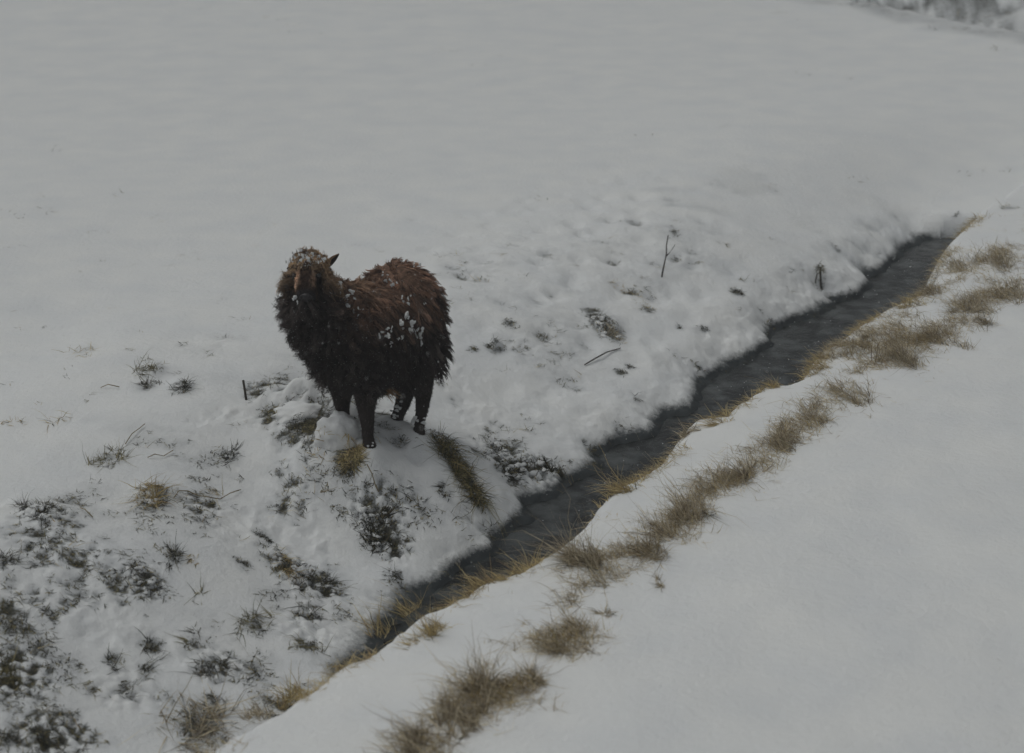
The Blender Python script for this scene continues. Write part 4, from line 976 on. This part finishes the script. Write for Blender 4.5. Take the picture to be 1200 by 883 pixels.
# hooves, two toes each
for k, p in FEETW.items():
    bm = bmesh.new()
    fdir = -AX * .9 + (-FWD * [1, 1, 0]) * .2; fdir /= np.linalg.norm(fdir); ls = np.array([fdir[1], -fdir[0], 0])
    for s in (-1, 1):
        prof = [(-.022, .0), (.030, .0), (.020, .022), (-.016, .036)]
        vs_ = []
        for e in (0, 1):
            for (a_, z_) in prof:
                w_ = s * (.002 + e * .019 * (1 - .25 * z_ / .036)); q_ = p + fdir * (a_ * (1 - .18 * e) + .006) + ls * w_ + np.array([0, 0, z_ - .010]); vs_.append(bm.verts.new(tuple(q_ - ROOT)))
        for i in range(4): bm.faces.new((vs_[i], vs_[(i + 1) % 4], vs_[4 + (i + 1) % 4], vs_[4 + i]))
        bm.faces.new(vs_[:4]); bm.faces.new(vs_[4:][::-1])
    bmesh.ops.recalc_face_normals(bm, faces=bm.faces); bmesh.ops.bevel(bm, geom=list(bm.edges), offset=.003, segments=2, affect='EDGES')
    me = bpy.data.meshes.new('hoof'); bm.to_mesh(me); bm.free(); me.materials.append(M_hoof); link('hoof', me, root)
    for i in range(3 if k[0] == 'f' else 9):                      # snow balled on the pasterns
        a = rng.uniform(0, 6.28); s = rng.uniform(.004, .009) * (.7 if k[0] == 'f' else 1.15)
        c = p + np.array([math.cos(a) * .026, -abs(math.sin(a)) * .028, rng.uniform(.02, .11 if k[0] == 'h' else .035)])
        l = link('snow_clump', LUMPS[i % 6], root, tuple(c - ROOT)); l.scale = (s, s * .8, s * 1.2)
# snow caught in the fleece
def flake_mesh(seed):
    r = random.Random(seed); bm = bmesh.new(); p = Vector((0, 0, 0))
    for i in range(9):
        q = r.uniform(.25, .6); bmesh.ops.create_icosphere(bm, subdivisions=1, radius=q, matrix=Matrix.Translation(p))
        p = p + Vector((r.uniform(-.55, .55), r.uniform(-.15, .15), r.uniform(-.6, .35)))
        if p.length > 1.5: p = p * .3
    for v in bm.verts: v.co += Vector((r.uniform(-1, 1), r.uniform(-1, 1), r.uniform(-1, 1))) * .14
    me = bpy.data.meshes.new('snow_clump'); bm.to_mesh(me); bm.free(); me.polygons.foreach_set('use_smooth', [True] * len(me.polygons)); me.materials.append(M_snowp); return me
FLAKES = [flake_mesh(i) for i in range(8)]
CL = [(403, 343, 9), (406, 349, 9), (404, 355, 7), (408, 352, 6), (399, 357, 6), (402, 362, 5), (409, 361, 5), (396, 353, 4), (418, 370, 5), (353.5, 354, 5), (420, 366, 3),
      (463, 381, 8), (467, 378, 6), (473, 379, 10), (472, 384, 8), (459, 386, 6), (482, 386, 7), (485, 391, 6), (489, 383, 6), (491, 391, 7), (478, 392, 5), (446, 388, 8), (449, 385, 5), (442, 391, 5),
      (459, 394, 5), (455, 402, 4), (484, 398, 5), (451, 324, 4), (455, 328, 5), (459, 332, 4), (464, 335, 5), (470, 350, 5), (472, 354, 6), (474, 358, 4), (494, 357, 4), (484, 318, 4), (488, 316, 4), (517, 378, 4),
      (352, 305, 5), (358, 302, 5), (364, 304, 5), (370, 306, 5), (348, 308, 4), (355, 308, 4), (373, 310, 4), (361, 309, 4), (367, 302, 4), (354, 302, 4), (350, 310, 3), (371, 312, 3)]
for i, (u, v, s) in enumerate(CL):
    h_ = onbody(u, max(v, 306), .030 if v > 310 else .038)
    if h_ and v < 313 and u < 380: h_ = (h_[0] - FWD * .02, h_[1])
    if not h_: continue
    if 350 < u < 357 and v > 350: h_ = onbody(u, v, .006)
    for j in range(2):
        c = h_[0] + rng.normal(0, s * PX * .55, 3) * [1, .5, 1.1]; c = c + np.array([0, 0, 0]); q = s * PX * rng.uniform(.24, .60)
        l = link('snow_clump', FLAKES[(i * 2 + j) % 8], root, tuple(c - ROOT)); l.scale = (q, q * .7, q * rng.uniform(.8, 1.5)); l.rotation_euler = (rng.uniform(-.5, .5), rng.uniform(-.8, .8), rng.uniform(0, 6))
def specks(C_, r, name, parent, off):
    n = len(C_); o8 = np.array([[1, 0, 0], [-1, 0, 0], [0, 1, 0], [0, -1, 0], [0, 0, 1], [0, 0, -1]], float)
    V = (C_[:, None, :] + o8[None] * r[:, None, None]).reshape(-1, 3); f8 = np.array([[0, 2, 4], [2, 1, 4], [1, 3, 4], [3, 0, 4], [2, 0, 5], [1, 2, 5], [3, 1, 5], [0, 3, 5]])
    F = (f8[None] + (np.arange(n) * 6)[:, None, None]).reshape(-1, 3); o = link(name, mesh_np(name, V - off, F, M_snowp, True), parent); o['kind'] = 'stuff'; return o
k = rng.choice(len(FLEECE_V), 9000); pts_ = FLEECE_V[k] + rng.normal(0, .003, (9000, 3))
poll = FLEECE_V[np.linalg.norm((FLEECE_V - S(361, 304, -.10)) * [1, .6, 1.6], axis=1) < .05]; poll = poll[rng.choice(len(poll), min(2200, len(poll)), replace=False)]
pts_ = np.concatenate([pts_, poll]); specks(pts_, np.concatenate([rng.uniform(.0005, .0013, 9000), rng.uniform(.001, .0026, len(poll))]), 'snow_specks', root, ROOT)
# pale lock hanging under the belly
n = 90; c0 = S(446, 452, .16); P = c0 + rng.normal(0, .010, (n, 3)); Ln = rng.uniform(.05, .10, n); fl = S(466, 466, .18) - S(446, 452, .16); fl = np.tile(fl / np.linalg.norm(fl), (n, 1))
V, F, T = strands(P, np.tile([0, 0, -1.0], (n, 1)), Ln, fl * 2 + rng.normal(0, .2, (n, 3)), np.full(n, .2), np.zeros(n), np.full(n, .0016), np.full(n, .003), np.ones(n), np.tile([.22, .11, .05], (n, 1)), np.tile([.38, .25, .14], (n, 1)))
link('belly_lock', mesh_np('belly_lock', V - ROOT, F, M_wool, True, T), root)['label'] = 'pale tawny lock hanging below the belly'

# ------------------------------------------------------------------ falling snow
n = 8000
d = rng.uniform(2.0, 12, n) ; x = rng.uniform(-3.2, 3.2, n); y = rng.uniform(3.0, 11, n); z = rng.uniform(-.4, 2.4, n)
ok = z > ground(x, y) + .01; Pf = np.stack([x, y, z], -1)[ok]
specks(Pf, rng.uniform(.0009, .0022, len(Pf)), 'falling_snow', None, np.zeros(3))
print('tris', sum(len(o.data.loops) - 2 * len(o.data.polygons) for o in scene.objects if o.type == 'MESH'))
